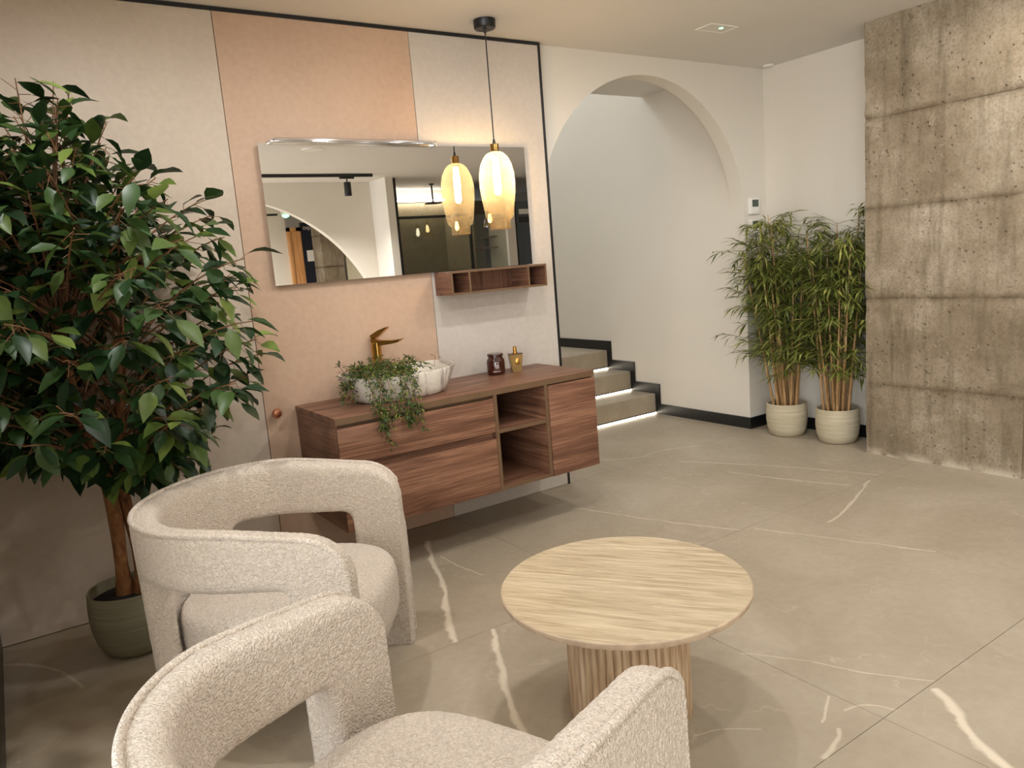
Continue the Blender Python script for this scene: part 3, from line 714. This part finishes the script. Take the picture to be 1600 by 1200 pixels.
k1 = obj('stem', lathe([(0.008, 0), (0.008, 0.03)], 16), M['copper'], kn); k1.rotation_euler = (PI/2, 0, 0)
k2 = obj('knob', lathe([(0.0, 0.0), (0.012, 0.0), (0.021, 0.006), (0.023, 0.014), (0.018, 0.022), (0, 0.026)], 28), M['copper'], kn, (0, -0.024, 0)); k2.rotation_euler = (PI/2, 0, 0)

# ------------------------------------------------------------------ PENDANT
PX, PY = -0.498, -0.227
pd = thing('pendant_lamp', 'hanging lamp with gold textured glass shade before the mirror', 'pendant lamp', (PX, PY, H))
obj('canopy', lathe([(0.0, -0.042), (0.048, -0.042), (0.053, -0.036), (0.054, 0.0)], 40), M['black'], pd)
obj('cord_grip', lathe([(0.006, -0.06), (0.008, -0.042)], 12), M['black'], pd)
obj('cord', lathe([(0.0032, -0.58), (0.0032, -0.05)], 10), M['black'], pd)
obj('cord_grip', lathe([(0.008, -0.585), (0.006, -0.56)], 12), M['black'], pd)
sk = obj('socket', lathe([(0.0, -0.582), (0.021, -0.582), (0.022, -0.585), (0.022, -0.618), (0.024, -0.622), (0, -0.624)], 32), M['brass'], pd)
prof = [(0.024, -0.620), (0.040, -0.626), (0.060, -0.645), (0.078, -0.680), (0.088, -0.725), (0.0905, -0.77), (0.087, -0.82), (0.080, -0.87), (0.073, -0.92), (0.069, -0.938), (0.060, -0.948), (0.053, -0.953), (0.052, -0.958), (0.051, -0.995)]
vs_ = lathe_shade = None
def shade_mesh(prof, n=56):
    vs, fs = [], []
    for (r, z) in prof:
        for k in range(n): a = 2*PI*k/n; vs.append((r*math.cos(a), r*math.sin(a), z))
    for i in range(len(prof)-1):
        for k in range(n): a, b = i*n+k, i*n+(k+1) % n; fs.append((a, b, b+n, a+n))
    return mesh(vs, fs, sm=50)
obj('shade', shade_mesh(prof), M['goldglass'], pd)
o = obj('rim', lathe([(0.0505, -0.995), (0.0525, -0.995), (0.0525, -0.998), (0.0505, -0.998), (0.0505, -0.995)], 48), M['goldglass'], pd)
obj('bulb', lathe([(0, -0.830), (0.010, -0.827), (0.017, -0.815), (0.018, -0.70), (0.015, -0.675), (0.013, -0.64)], 20), M['bulb'], pd)

# ------------------------------------------------------------------ WALL CONTROLS
def thermostat(z, label):
    t = thing('thermostat', label, 'thermostat', (1.803, 0.04, z), 0)
    obj('body', box(-0.052, 0.052, -0.022, 0, -0.056, 0.056, 0.004), M['plastic'], t)
    obj('screen', box(-0.032, 0.034, -0.0235, -0.02, -0.006, 0.042, 0.001), M['lcd'], t)
    for k in range(3): obj('button', box(-0.028+0.022*k, -0.016+0.022*k, -0.0235, -0.02, -0.040, -0.032), M['plastic'], t)
thermostat(1.578, 'upper white wall thermostat with grey screen above bamboo')
thermostat(1.432, 'lower white wall thermostat half hidden by bamboo leaves')
sw = thing('wall_switch', 'black double wall switch behind the bamboo', 'switch', (1.80, 0.04, 1.13))
obj('plate', box(-0.045, 0.045, -0.012, 0, -0.085, 0.085, 0.003), M['black'], sw)
for z in (-0.04, 0.04): obj('rocker', box(-0.03, 0.03, -0.016, -0.01, z-0.03, z+0.03, 0.002), M['black'], sw)

# ------------------------------------------------------------------ BASIN, FAUCET, JAR, PERFUME
BX, BY, BZ = -1.155, -0.235, 0.752
def superell(a, b, n, k, N):
    t = 2*PI*k/N; c, s = math.cos(t), math.sin(t)
    return (math.copysign(abs(c)**(2/n), c)*a, math.copysign(abs(s)**(2/n), s)*b)
def basin_mesh():
    N = 72; rings = []
    prof = [(0.0, 0.0, 1), (0.70, 0.0, 1), (0.78, 0.006, 1), (0.86, 0.035, 1), (0.94, 0.075, 1), (1.0, 0.113, 1), (1.0, 0.117, 1), (0.985, 0.119, 1), (0.965, 0.115, 1), (0.90, 0.075, 1), (0.80, 0.03, 1), (0.55, 0.018, 1), (0.0, 0.016, 1)]
    vs, fs = [], []
    for (sc, z, _) in prof:
        for k in range(N):
            x, y = superell(0.272*sc, 0.185*sc, 2.9, k, N)
            zz = z + (0.014*(abs(x)/0.272)**2.5*(z/0.12) if z > 0.06 else 0)
            vs.append((x, y, zz))
    for i in range(len(prof)-1):
        for k in range(N): a, b = i*N+k, i*N+(k+1) % N; fs.append((a, b, b+N, a+N))
    bm = bmesh.new(); bm.from_mesh(mesh(vs, fs)); bmesh.ops.remove_doubles(bm, verts=bm.verts, dist=1e-6)
    return bm_mesh(bm, 50)
bs = thing('vessel_basin', 'white and grey streaked marble vessel basin on the vanity', 'basin', (BX, BY, BZ))
obj('bowl', basin_mesh(), M['basin'], bs)
obj('drain', lathe([(0, 0.021), (0.024, 0.021), (0.03, 0.017)], 28), M['gold'], bs)
fc = thing('faucet', 'tall brushed gold basin faucet behind the vessel basin', 'faucet', (-1.158, -0.032, 0.752), math.radians(35)); fc.scale = (1, 1, 0.9)
obj('base_ring', lathe([(0.026, 0), (0.026, 0.006), (0.022, 0.008)], 32), M['gold'], fc)
obj('column', box(-0.019, 0.019, -0.018, 0.020, 0.004, 0.275, 0.006, 3), M['gold'], fc)
def wedge(pts, w, bev=0.003):
    """pts: (y,z) profile, extruded in x by +-w"""
    n = len(pts); vs = [(-w, y, z) for y, z in pts]+[(w, y, z) for y, z in pts]
    fs = [tuple(range(n)), tuple(range(n, 2*n))[::-1]]+[(i, i+n, (i+1) % n+n, (i+1) % n) for i in range(n)]
    bm = bmesh.new(); bm.from_mesh(mesh(vs, fs)); bmesh.ops.recalc_face_normals(bm, faces=bm.faces)
    bmesh.ops.bevel(bm, geom=list(bm.edges), offset=bev, segments=2, affect='EDGES')
    return bm_mesh(bm, 35)
obj('spout', wedge([(0.020, 0.300), (-0.02, 0.285), (-0.10, 0.282), (-0.150, 0.290), (-0.130, 0.272), (-0.10, 0.265), (-0.02, 0.255), (0.020, 0.255)], 0.017), M['gold'], fc)
obj('handle', wedge([(0.024, 0.312), (0.016, 0.298), (-0.012, 0.300), (-0.075, 0.350), (-0.072, 0.356), (-0.02, 0.338)], 0.016, 0.002), M['gold'], fc)
jr = thing('candle_jar', 'dark brown glass jar with lid on the vanity', 'jar', (-0.528, -0.118, 0.752))
obj('body', lathe([(0, 0), (0.040, 0), (0.046, 0.005), (0.048, 0.02), (0.048, 0.068), (0.045, 0.080), (0.039, 0.087), (0.038, 0.098)], 40), M['jar'], jr)
obj('lid', lathe([(0.0, 0.098), (0.040, 0.098), (0.043, 0.100), (0.043, 0.106), (0.040, 0.111), (0, 0.113)], 40), M['jar'], jr)
def on_cyl(w0, w1, z0, z1, r, face):           # patch on the jar, angle = face + arc/r
    n = 5; vs, fs = [], []
    for k in range(n):
        a = face+(w0+(w1-w0)*k/(n-1))/r
        vs += [(r*math.cos(a), r*math.sin(a), z0), (r*math.cos(a), r*math.sin(a), z1)]
    for k in range(n-1): fs.append((2*k, 2*k+2, 2*k+3, 2*k+1))
    return vs, fs
A = Acc(); fa = math.atan2(-0.82, -0.42)
for (w0, w1, z0, z1) in ((-0.006, 0.010, 0.066, 0.068), (-0.006, -0.004, 0.048, 0.066), (0.008, 0.010, 0.048, 0.066), (-0.002, 0.006, 0.053, 0.056), (-0.008, 0.012, 0.046, 0.048), (-0.010, 0.014, 0.041, 0.043), (-0.007, 0.011, 0.036, 0.038), (-0.016, 0.018, 0.028, 0.0285), (-0.022, 0.006, 0.018, 0.021), (0.008, 0.020, 0.0185, 0.0205)):
    A.add(*on_cyl(w0, w1, z0, z1, 0.0485, fa))
o = obj('printed_label', A.mesh(), M['print'], jr); o['label'] = 'small white print on the jar'
pf = thing('perfume_bottle', 'small tapered amber perfume bottle with gold cap on the vanity', 'bottle', (-0.420, -0.148, 0.752), math.radians(-20))
def taper(x0, y0, x1, y1, z0, z1, bev):
    vs = [(-x0, -y0, z0), (x0, -y0, z0), (x0, y0, z0), (-x0, y0, z0), (-x1, -y1, z1), (x1, -y1, z1), (x1, y1, z1), (-x1, y1, z1)]
    fs = [(3, 2, 1, 0), (4, 5, 6, 7), (0, 1, 5, 4), (1, 2, 6, 5), (2, 3, 7, 6), (3, 0, 4, 7)]
    bm = bmesh.new(); bm.from_mesh(mesh(vs, fs)); bmesh.ops.bevel(bm, geom=list(bm.edges), offset=bev, segments=2, affect='EDGES'); return bm_mesh(bm, 35)
obj('base', taper(0.025, 0.020, 0.025, 0.020, 0.0, 0.012, 0.002), M['perfume'], pf)
obj('body', taper(0.026, 0.021, 0.036, 0.027, 0.011, 0.096, 0.003), M['perfume'], pf)
obj('shoulder', taper(0.037, 0.028, 0.037, 0.028, 0.096, 0.100, 0.001), M['jar'], pf)
obj('cap', lathe([(0.013, 0.098), (0.013, 0.104), (0.010, 0.106), (0.010, 0.132), (0.006, 0.136), (0, 0.137)], 24), M['gold'], pf)
e = obj('emblem', lathe([(0, 0.003), (0.010, 0.002), (0.012, 0)], 28), M['gold'], pf, (0.004, -0.0255, 0.058)); e.rotation_euler = (PI/2-0.07, 0, 0); e.scale = (1, 1.5, 1); e['label'] = 'oval gold emblem'

# ------------------------------------------------------------------ leaves
def leaf_data(L, w, base, direction, up, fold=0.25, droop=0.3, n=4):
    d = direction.normalized(); s = d.cross(up)
    if s.length < 1e-3: s = d.cross(Vector((1, 0, 0)))
    s.normalize(); u = s.cross(d).normalized()
    prof = {4: [0.0, 0.75, 1.0, 0.62, 0.0], 3: [0.0, 0.95, 0.7, 0.0], 2: [0.0, 1.0, 0.0]}[n]
    vs, fs = [], []
    for i, p in enumerate(prof):
        t = i/n; c = base + d*(L*t) - u*(droop*L*t*t)
        if p == 0: vs.append(c)
        else:
            hw = w*0.5*p
            vs += [c - s*hw + u*hw*fold, c, c + s*hw + u*hw*fold]
    # topology
    last = len(vs)-1
    fs += [(0, 2, 1), (0, 3, 2)]
    for i in range(n-2):
        a = 1+3*i; b = a+3
        fs += [(a, a+1, b+1, b), (a+1, a+2, b+2, b+1)]
    a = 1+3*(n-2); fs += [(a, a+1, last), (a+1, a+2, last)]
    return vs, fs

# ------------------------------------------------------------------ FICUS
random.seed(11)
FX, FY = -2.415, -0.385
fic = thing('ficus_tree', 'tall leafy ficus tree with twisted trunks in grey-green pot', 'potted plant', (FX, FY, 0))
obj('pot', lathe([(0.0, 0.0), (0.075, 0.0), (0.100, 0.006), (0.122, 0.025), (0.140, 0.062), (0.150, 0.11), (0.153, 0.16), (0.152, 0.20), (0.148, 0.248), (0.145, 0.252), (0.141, 0.248), (0.141, 0.20), (0.0, 0.20)], 56), M['pot_grey'], fic)
obj('soil', lathe([(0, 0.222), (0.08, 0.220), (0.1415, 0.208)], 32), M['soil'], fic)
trunk_tops = []
for k, (ph, top, rr) in enumerate(((0.2, (0.10, 0.02, 1.22), 0.024), (3.3, (-0.05, -0.04, 1.30), 0.025))):
    pts, rad = [], []
    for i in range(34):
        t = i/33; sgn = 1 if k == 0 else -1
        sep = sgn*(0.027+0.007*math.sin(11*t+0.6))*(1 if t < 0.5 else 1+1.5*(t-0.5)); tw_a = -0.58+0.9*math.sin(3.2*t)
        z = 0.19 + t*(top[2]-0.19)
        pts.append((0.012+0.02*math.sin(5*t)*(1-t)-0.05*(t if t < 0.45 else 0.45)+sep*math.cos(tw_a)+top[0]*t**3, sep*math.sin(tw_a)+top[1]*t, z))
        rad.append(rr*(1.1-0.55*t)*(1+0.10*math.sin(19*t+k*2))+(0.014*max(0, 1-t*10)))
    obj('trunk', tube(pts, rad, 14), M['bark'], fic); trunk_tops.append(pts)
def crown_r(z):
    P = [(0.62, 0.24), (0.75, 0.40), (0.92, 0.56), (1.1, 0.66), (1.3, 0.62), (1.5, 0.56), (1.66, 0.47), (1.78, 0.34), (1.9, 0.26), (2.06, 0.13)]
    for (a, ra), (b, rb) in zip(P[:-1], P[1:]):
        if a <= z <= b: return ra+(rb-ra)*(z-a)/(b-a)
    return 0.2
leaves = []; br = Acc()
cam_l = CAM-Vector((FX, FY, 0))
nb = 150
for b in range(nb):
    z = 0.68 + 1.36*((b+0.5)/nb)**1.0 + random.uniform(-0.04, 0.04)
    ph = b*2.39996 + random.uniform(-0.3, 0.3)
    R = crown_r(z)*random.uniform(0.72, 1.05)
    off = -0.02 if z < 1.7 else -0.06
    tip = Vector((math.cos(ph)*R-0.03+off*0, math.sin(ph)*R-0.05, z))
    if z > 1.75: tip.x -= 0.06
    if tip.x < -0.10 and z < 0.86: continue
    # keep clear of the walls
    tip.y = min(tip.y, -0.06-FY); tip.x = max(tip.x, -2.80-FX)
    tr = random.choice(trunk_tops); zi = max(0.62, min(1.2, z-0.30-0.12*random.random()))
    base = min((Vector(p) for p in tr), key=lambda p: abs(p.z-zi))
    mid = base.lerp(tip, 0.55) + Vector((0, 0, 0.10+0.06*random.random()))
    pts = []
    for i in range(9):
        t = i/8; pts.append(base*(1-t)**2 + mid*2*t*(1-t) + tip*t*t)
    vs, fs = tube_data(pts, [0.0045*(1-0.8*i/8)+0.001 for i in range(9)], 5); br.add(vs, fs)
    nl = random.randint(14, 19)
    for i in range(nl):
        t = 0.30+0.70*((i+random.random()*0.6)/nl)
        t = min(t, 1.0); f = t*8; i0 = min(7, int(f)); p = pts[i0].lerp(pts[i0+1], f-i0)
        tang = (pts[i0+1]-pts[i0]).normalized()
        side = tang.cross(Vector((0, 0, 1))).normalized() if abs(tang.z) < 0.98 else Vector((1, 0, 0))
        sg_ = 1 if i % 2 else -1
        d = tang*random.uniform(0.3, 1.0) + side*sg_*random.uniform(0.3, 1.1) + Vector((0, 0, random.uniform(-1.15, 0.22)))
        d.normalize()
        st = p + d*random.uniform(0.01, 0.045) + Vector((random.uniform(-.02, .02), random.uniform(-.02, .02), random.uniform(-.02, .02)))
        L = random.uniform(0.075, 0.125); w = L*random.uniform(0.42, 0.56)
        vs, fs = tube_data([p, st], 0.0012, 4); br.add(vs, fs)
        tipw = st + d*L
        if tipw.x+FX < -2.835: continue
        if tipw.y+FY > -0.004: continue
        up = Vector((random.uniform(-.5, .5), random.uniform(-.6, .2), 1.0))
        vis = (CAM-Vector((FX, FY, 0))-st).length
        leaves.append((vis, L, w, st, d, up, random.uniform(0.15, 0.5), random.uniform(0.05, 0.45)))
obj('branches', br.mesh(60), M['twig'], fic)
leaves.sort(key=lambda q: q[0])
rest = Acc()
for i, (vis, L, w, st, d, up, fo, dr_) in enumerate(leaves):
    if i < 300:
        vs, fs = leaf_data(L, w, Vector((0, 0, 0)), d, up, fo, dr_)
        obj('leaf', mesh(vs, fs, sm=60), M['ficus_leaf'], fic, st)
    else:
        rest.add(*leaf_data(L, w, st, d, up, fo, dr_))
o = obj('foliage', rest.mesh(60), M['ficus_leaf'], fic); o['kind'] = 'stuff'

# ------------------------------------------------------------------ BAMBOO
def bamboo(x, y, label, seed, lean, scale=1.0, htop=1.50):
    random.seed(seed)
    t = thing('potted_bamboo', label, 'potted plant', (x, y, 0), 0, None)
    obj('pot', lathe([(0.0, 0.0), (0.098, 0.0), (0.112, 0.008), (0.128, 0.05), (0.136, 0.11), (0.136, 0.15), (0.131, 0.222), (0.128, 0.226), (0.122, 0.222), (0.122, 0.18), (0, 0.18)], 48), M['pot_light'], t)
    obj('soil', lathe([(0, 0.198), (0.1225, 0.19)], 28), M['soil'], t)
    fol = Acc(); tw_ = Acc()
    for k in range(17):
        a = k*2.4; r0 = 0.085*math.sqrt((k+0.5)/17)
        b = Vector((r0*math.cos(a), r0*math.sin(a), 0.17))
        hgt = htop*random.uniform(0.66, 0.96)
        tp = Vector((b.x*2.2+random.uniform(-.05, .05)+lean[0], b.y*2.2+random.uniform(-.05, .05)+lean[1], hgt))
        pts, rad = [], []
        for i in range(13):
            q = i/12; p = b.lerp(tp, q); p.x += lean[0]*0.3*(q*q-q); pts.append(p)
            rad.append(0.0088*(1-0.75*q)+(0.0015 if i % 2 else 0))
        obj('cane', tube(pts, rad, 7), M['cane'], t)
        for s in range(24):
            q = random.uniform(0.26, 1.0) if s > 3 else random.uniform(0.92, 1.0); f = q*12; i0 = min(11, int(f)); p = pts[i0].lerp(pts[i0+1], f-i0)
            ph = random.uniform(0, 2*PI); Ls = random.uniform(0.10, 0.30)*(1.15-0.35*q)
            d = Vector((math.cos(ph), math.sin(ph), random.uniform(0.1, 0.9))).normalized()
            e = p+d*Ls; e.z -= 0.03
            lim = 1.93-x; e.x = min(e.x, lim-0.03); e.y = min(max(e.y, -0.885-y+0.0 if (x+e.x) > 1.58 else -2), 0.02-y if x+e.x > JX-0.03 else 9)
            md = (p+e)/2+Vector((0, 0, 0.03))
            cv = [p*(1-j/4)**2+md*2*(j/4)*(1-j/4)+e*(j/4)**2 for j in range(5)]
            vs, fs = tube_data(cv, 0.0014, 4); tw_.add(vs, fs)
            for j in range(10):
                u = 0.35+0.65*j/9; f2 = u*4; j0 = min(3, int(f2)); lp_ = cv[j0].lerp(cv[j0+1], f2-j0)
                tang = (cv[j0+1]-cv[j0]).normalized(); sd = tang.cross(Vector((0, 0, 1)))
                if sd.length < .1: sd = Vector((1, 0, 0))
                sd.normalize()
                ld = tang*random.uniform(0.5, 1.1)+sd*(1 if j % 2 else -1)*random.uniform(0.2, 0.9)+Vector((0, 0, random.uniform(-0.55, 0.35)))
                L = random.uniform(0.075, 0.13); ld.normalize()
                te = lp_+ld*L
                if te.x+x > 1.945 or (te.y+y < -0.895 and te.x+x > 1.60) or (te.y+y > 0.035 and te.x+x > JX-0.02): continue
                fol.add(*leaf_data(L, L*0.125, lp_, ld, Vector((random.uniform(-.4, .4), random.uniform(-.4, .4), 1)), 0.2, random.uniform(0.1, 0.5), 2))
    obj('twigs', tw_.mesh(60), M['bamboo_leaf'], t)
    o = obj('foliage', fol.mesh(), M['bamboo_leaf'], t); o['kind'] = 'stuff'
bamboo(1.735, -0.250, 'potted bamboo below the wall thermostats', 5, (-0.07, 0.02), 1.0, 1.58)
bamboo(1.765, -0.615, 'potted bamboo right beside the concrete pillar', 9, (-0.02, -0.02), 1.0, 1.60)

# ------------------------------------------------------------------ TRAILING PLANT IN THE BASIN
random.seed(3)
vine = thing('trailing_plant', 'green trailing plant spilling over the vessel basin rim', 'plant', (-1.24, -0.22, 0.80))
lv = Acc(); sm_ = Acc()
org = Vector((-1.24, -0.22, 0.80))
def strand(pts, dens, spread=0.02):
    P = []
    pts = [Vector(p) for p in pts]
    # catmull-rom
    for i in range(len(pts)-1):
        p0, p1, p2, p3 = pts[max(i-1, 0)], pts[i], pts[i+1], pts[min(i+2, len(pts)-1)]
        for k in range(6):
            t = k/6
            P.append(0.5*((2*p1)+(p2-p0)*t+(2*p0-5*p1+4*p2-p3)*t*t+(3*p1-p0-3*p2+p3)*t**3))
    P.append(pts[-1]); P = [p-org for p in P]
    sm_.add(*tube_data(P, 0.0012, 4))
    n = int(dens*len(P))
    for _ in range(n):
        f = random.random()*(len(P)-1); i = int(f); p = P[i].lerp(P[i+1], f-i)
        d = (P[i+1]-P[i]).normalized()*random.uniform(0.2, 0.9)+Vector((random.uniform(-1, 1), random.uniform(-1, 0.6), random.uniform(-0.6, 0.6))); d.normalize()
        st = p+d*random.uniform(0, spread); L = random.uniform(0.014, 0.028)
        lv.add(*leaf_data(L, L*0.36, st, d, Vector((random.uniform(-1, 1), random.uniform(-1, 1), 1)), 0.2, 0.2, 2))
fy = BY-0.185
for k in range(26):                                   # mound
    x = random.uniform(-1.38, -1.12); y = random.uniform(-0.36, -0.12)
    strand([(x+random.uniform(-.03, .03), y, 0.82), (x, y, 0.87), (x+random.uniform(-.07, .07), y+random.uniform(-.07, .07), 0.895+random.uniform(0, .045)), (x+random.uniform(-.11, .11), y+random.uniform(-.10, .06), 0.885+random.uniform(-0.02, .03))], 3.2)
for (x, zend, n) in ((-1.40, 0.76, 5), (-1.36, 0.78, 3), (-1.345, 0.70, 3), (-1.365, 0.60, 4), (-1.30, 0.74, 2), (-1.235, 0.60, 3), (-1.225, 0.66, 2), (-1.20, 0.80, 2)):
    for j in range(n):
        xx = x+random.uniform(-.03, .03); yy = fy-0.02-random.uniform(0, .03)
        ze = zend+random.uniform(0, .10)
        if x in (-1.40, -1.36):
            strand([(-1.32, -0.25, 0.89), (-1.38, -0.28+random.uniform(-.05, .03), 0.91), (-1.43+random.uniform(-.03, .02), -0.30+random.uniform(-.06, .03), 0.86), (-1.45+random.uniform(-.03, .03), -0.32+random.uniform(-.05, .05), ze)], 2.6)
        else:
            pts = [(x+random.uniform(-.05, .05), -0.28, 0.88), (xx, fy+0.03, 0.90), (xx+random.uniform(-.02, .02), yy, 0.86), (xx+random.uniform(-.02, .02), -0.49, 0.79), (xx, -0.525, 0.735)]
            if ze < 0.72: pts += [(xx+random.uniform(-.02, .02), -0.525, (0.735+ze)/2), (xx+random.uniform(-.03, .03), -0.522, ze)]
            strand(pts, 2.6)
strand([(-1.15, -0.30, 0.90), (-1.02, -0.28, 0.895), (-0.97, -0.25, 0.87), (-0.94, -0.22, 0.90), (-0.93, -0.20, 0.915)], 0.3)
obj('stems', sm_.mesh(60), M['twig'], vine)
o = obj('foliage', lv.mesh(), M['vine_leaf'], vine); o['kind'] = 'stuff'

# ------------------------------------------------------------------ COFFEE TABLE
tb = thing('coffee_table', 'round travertine coffee table on a fluted column base', 'table', (-1.287, -1.907, 0))
obj('tabletop', lathe([(0.0, 0.372), (0.335, 0.372), (0.352, 0.378), (0.3595, 0.386), (0.3595, 0.394), (0.357, 0.3955), (0.0, 0.3955)], 120, 30), M['trav'], tb)
obj('edge_band', lathe([(0.350, 0.372), (0.358, 0.376), (0.3612, 0.384), (0.3612, 0.392), (0.3590, 0.3945)], 120, 30), M['trav_edge'], tb)
obj('core', lathe([(0.168, 0.0), (0.168, 0.373)], 64), M['trav_edge'], tb)
NS = 46; rsl = 0.172*math.tan(PI/NS)*1.0
sl = mesh([(0.171+rsl*math.cos(a)*0.8, rsl*math.sin(a), z) for z in (0.0, 0.373) for a in [(-PI/2+PI*k/6) for k in range(7)]], [(k, k+1, k+8, k+7) for k in range(6)], sm=60)
sl.materials.append(M['slat'])
for k in range(NS):
    o = obj('slat', sl, None, tb); o.rotation_euler = (0, 0, 2*PI*k/NS)

# ------------------------------------------------------------------ ARMCHAIRS
CW, CL, ZF, ZB, TH = 0.345, 0.38, 0.668, 0.705, 0.076
HALF = CL+PI*CW/2
CD = 0.305                                               # depth of the rounded back
def plan(s):
    a = abs(s); sg = 1 if s >= 0 else -1
    if a < PI*CW/2:
        th = a/CW; return Vector((-CD*math.cos(th), sg*CW*math.sin(th), 0)), Vector((-math.cos(th)*CW, sg*math.sin(th)*CD, 0)).normalized()
    return Vector((a-PI*CW/2, sg*CW, 0)), Vector((0, sg, 0))
def ztop(s):
    a = max(0.0, (abs(s)/HALF-0.50)/0.50); k = a*a*(3-2*a); z = ZB+(ZF-ZB)*k
    e = HALF-abs(s); r = 0.125
    if e < r: z -= r-math.sqrt(max(0, r*r-(r-e)**2))
    return z
def zbot(s): return 0.53 - 0.02*(abs(s)/HALF)
BL, FL = 0.325, 0.205                                     # half width of back leg, width of front legs
def chair_meshes():
    hs = [0, 0.07, 0.14, 0.21, BL-0.03, BL+0.03, 0.41, 0.46, 0.51, 0.56, 0.62, HALF-FL-0.03, HALF-FL+0.03, HALF-0.15, HALF-0.115, HALF-0.085, HALF-0.055, HALF-0.03, HALF-0.012, HALF]
    ss = [-s for s in hs[:0:-1]]+hs
    rows_leg = [0.0, 0.012, 0.16, 0.30, 0.43]
    vs, fs = [], []; idx = {}
    def V(i, r, side):
        key = (i, r, side)
        if key in idx: return idx[key]
        s = ss[i]; p, n = plan(s if side < 0 else math.copysign(abs(s)-0.085*max(0.0, 1-abs(abs(s)-BL)/0.16), s))
        zt, zb = ztop(s), zbot(s)+0.016*side
        if r < 5: z = rows_leg[r]
        else:
            f = (r-5)/4.0; z = zb+(zt-zb)*f
        e = HALF-abs(s)
        if r < 5 and e > FL-0.10 and abs(s) > BL+0.05: pass
        th = TH*0.5
        lean = 0.018*(z-0.3)
        q = p + n*(side*th+lean); q.z = z
        idx[key] = len(vs); vs.append(q); return idx[key]
    def leg(i):
        a, b = ss[i], ss[i+1]; m_ = abs((a+b)/2)
        return m_ < BL or m_ > HALF-FL
    n = len(ss)
    cells = set()
    for i in range(n-1):
        for r in range(0, 9):
            if r >= 5 or leg(i): cells.add((i, r))
    for (i, r) in cells:
        fs.append((V(i, r, 1), V(i+1, r, 1), V(i+1, r+1, 1), V(i, r+1, 1)))
        fs.append((V(i, r, -1), V(i, r+1, -1), V(i+1, r+1, -1), V(i+1, r, -1)))
        for (di, dr, a, b) in ((-1, 0, (i, r), (i, r+1)), (1, 0, (i+1, r), (i+1, r+1)), (0, -1, (i, r), (i+1, r)), (0, 1, (i, r+1), (i+1, r+1))):
            if (i+di, r+dr) not in cells:
                fs.append((V(*a, 1), V(*b, 1), V(*b, -1), V(*a, -1)))
    bm = bmesh.new(); bm.from_mesh(mesh(vs, fs)); bmesh.ops.recalc_face_normals(bm, faces=bm.faces)
    # crease floor edges so the legs stand flat
    cl = bm.edges.layers.float.new('crease_edge')
    for e in bm.edges:
        if e.verts[0].co.z < 0.002 and e.verts[1].co.z < 0.002: e[cl] = 0.7
    shell = bm_mesh(bm, None)
    # piping along the outer top edge
    def pipe(side, rr):
        pts = []
        N = 90
        for k in range(N+1):
            s = -HALF+2*HALF*k/N; p, nn = plan(s); z = ztop(s); 
            q = p+nn*(side*(TH*0.5-0.008)+0.018*(z-0.3)); q.z = z-0.006
            pts.append(q)
        p0 = pts[0].copy(); p1 = pts[-1].copy()
        for q in (p0, p1): q.x -= 0.006
        pre = [Vector((p0.x, p0.y, z)) for z in (0.02, 0.15, 0.30, 0.42)]; post = [Vector((p1.x, p1.y, z)) for z in (0.42, 0.30, 0.15, 0.02)]
        return tube(pre+[q for q in pts if True][1:-1]+post, rr, 8)
    # seat: rounded drum
    N = 56; prof = [(0.0, 0.437), (0.45, 0.436), (0.75, 0.430), (0.90, 0.415), (0.975, 0.390), (1.0, 0.355), (1.0, 0.29), (0.985, 0.245), (0.94, 0.215), (0.85, 0.20), (0.0, 0.20)]
    sv, sf = [], []
    ax, ay, cx = 0.325, 0.302, 0.070
    for (sc, z) in prof:
        for k in range(N):
            x, y = superell(ax*sc, ay*sc, 3.2, k, N)
            if x < 0: 
                x2, y2 = superell(ax*sc, ay*sc, 2.2, k, N); x, y = x2, y2
            sv.append((cx+x, y, z - (0.03*max(0, -x/ax) if z > 0.4 else 0)+ (0.0)))
    for i in range(len(prof)-1):
        for k in range(N): a, b = i*N+k, i*N+(k+1) % N; sf.append((a, b, b+N, a+N))
    bm = bmesh.new(); bm.from_mesh(mesh(sv, sf)); bmesh.ops.remove_doubles(bm, verts=bm.verts, dist=1e-6)
    seat = bm_mesh(bm, 80)
    return shell, pipe(1, 0.0085), seat
def subdivided(me, lv):
    o = bpy.data.objects.new('tmp', me); COL.objects.link(o)
    md = o.modifiers.new('s', 'SUBSURF'); md.levels = lv; md.render_levels = lv
    dg = bpy.context.evaluated_depsgraph_get(); dg.update()
    r = bpy.data.meshes.new_from_object(o.evaluated_get(dg)); bpy.data.objects.remove(o)
    return r
def fuzz(me, amp, sc):
    n = len(me.vertices); co = np.empty(n*3); me.vertices.foreach_get('co', co); co = co.reshape(-1, 3)
    no = np.empty(n*3); me.vertices.foreach_get('normal', no); no = no.reshape(-1, 3)
    h = np.array([noise.noise(Vector(c*sc)) for c in co])
    co += no*(h*amp)[:, None]; me.vertices.foreach_set('co', co.ravel()); me.update()
    return me
shell_me, pipe_me, seat_me = chair_meshes()
shell_me = fuzz(subdivided(shell_me, 3), 0.0018, 110); smooth(shell_me, 180)
seat_me = fuzz(subdivided(seat_me, 3), 0.0018, 110); smooth(seat_me, 180)
shell_me.materials.append(M['boucle']); seat_me.materials.append(M['boucle']); pipe_me.materials.append(M['piping'])
def armchair(x, y, rz, label):
    t = thing('armchair', label, 'armchair', (x, y, 0), rz)
    b = obj('back_and_legs', shell_me, None, t); obj('piping', pipe_me, None, b); obj('seat', seat_me, None, t)
armchair(-2.095, -1.13, math.radians(-36), 'cream boucle barrel armchair beside the ficus pot')
armchair(-2.284, -2.421, math.radians(23.5), 'cream boucle barrel armchair with its back to the other armchair')
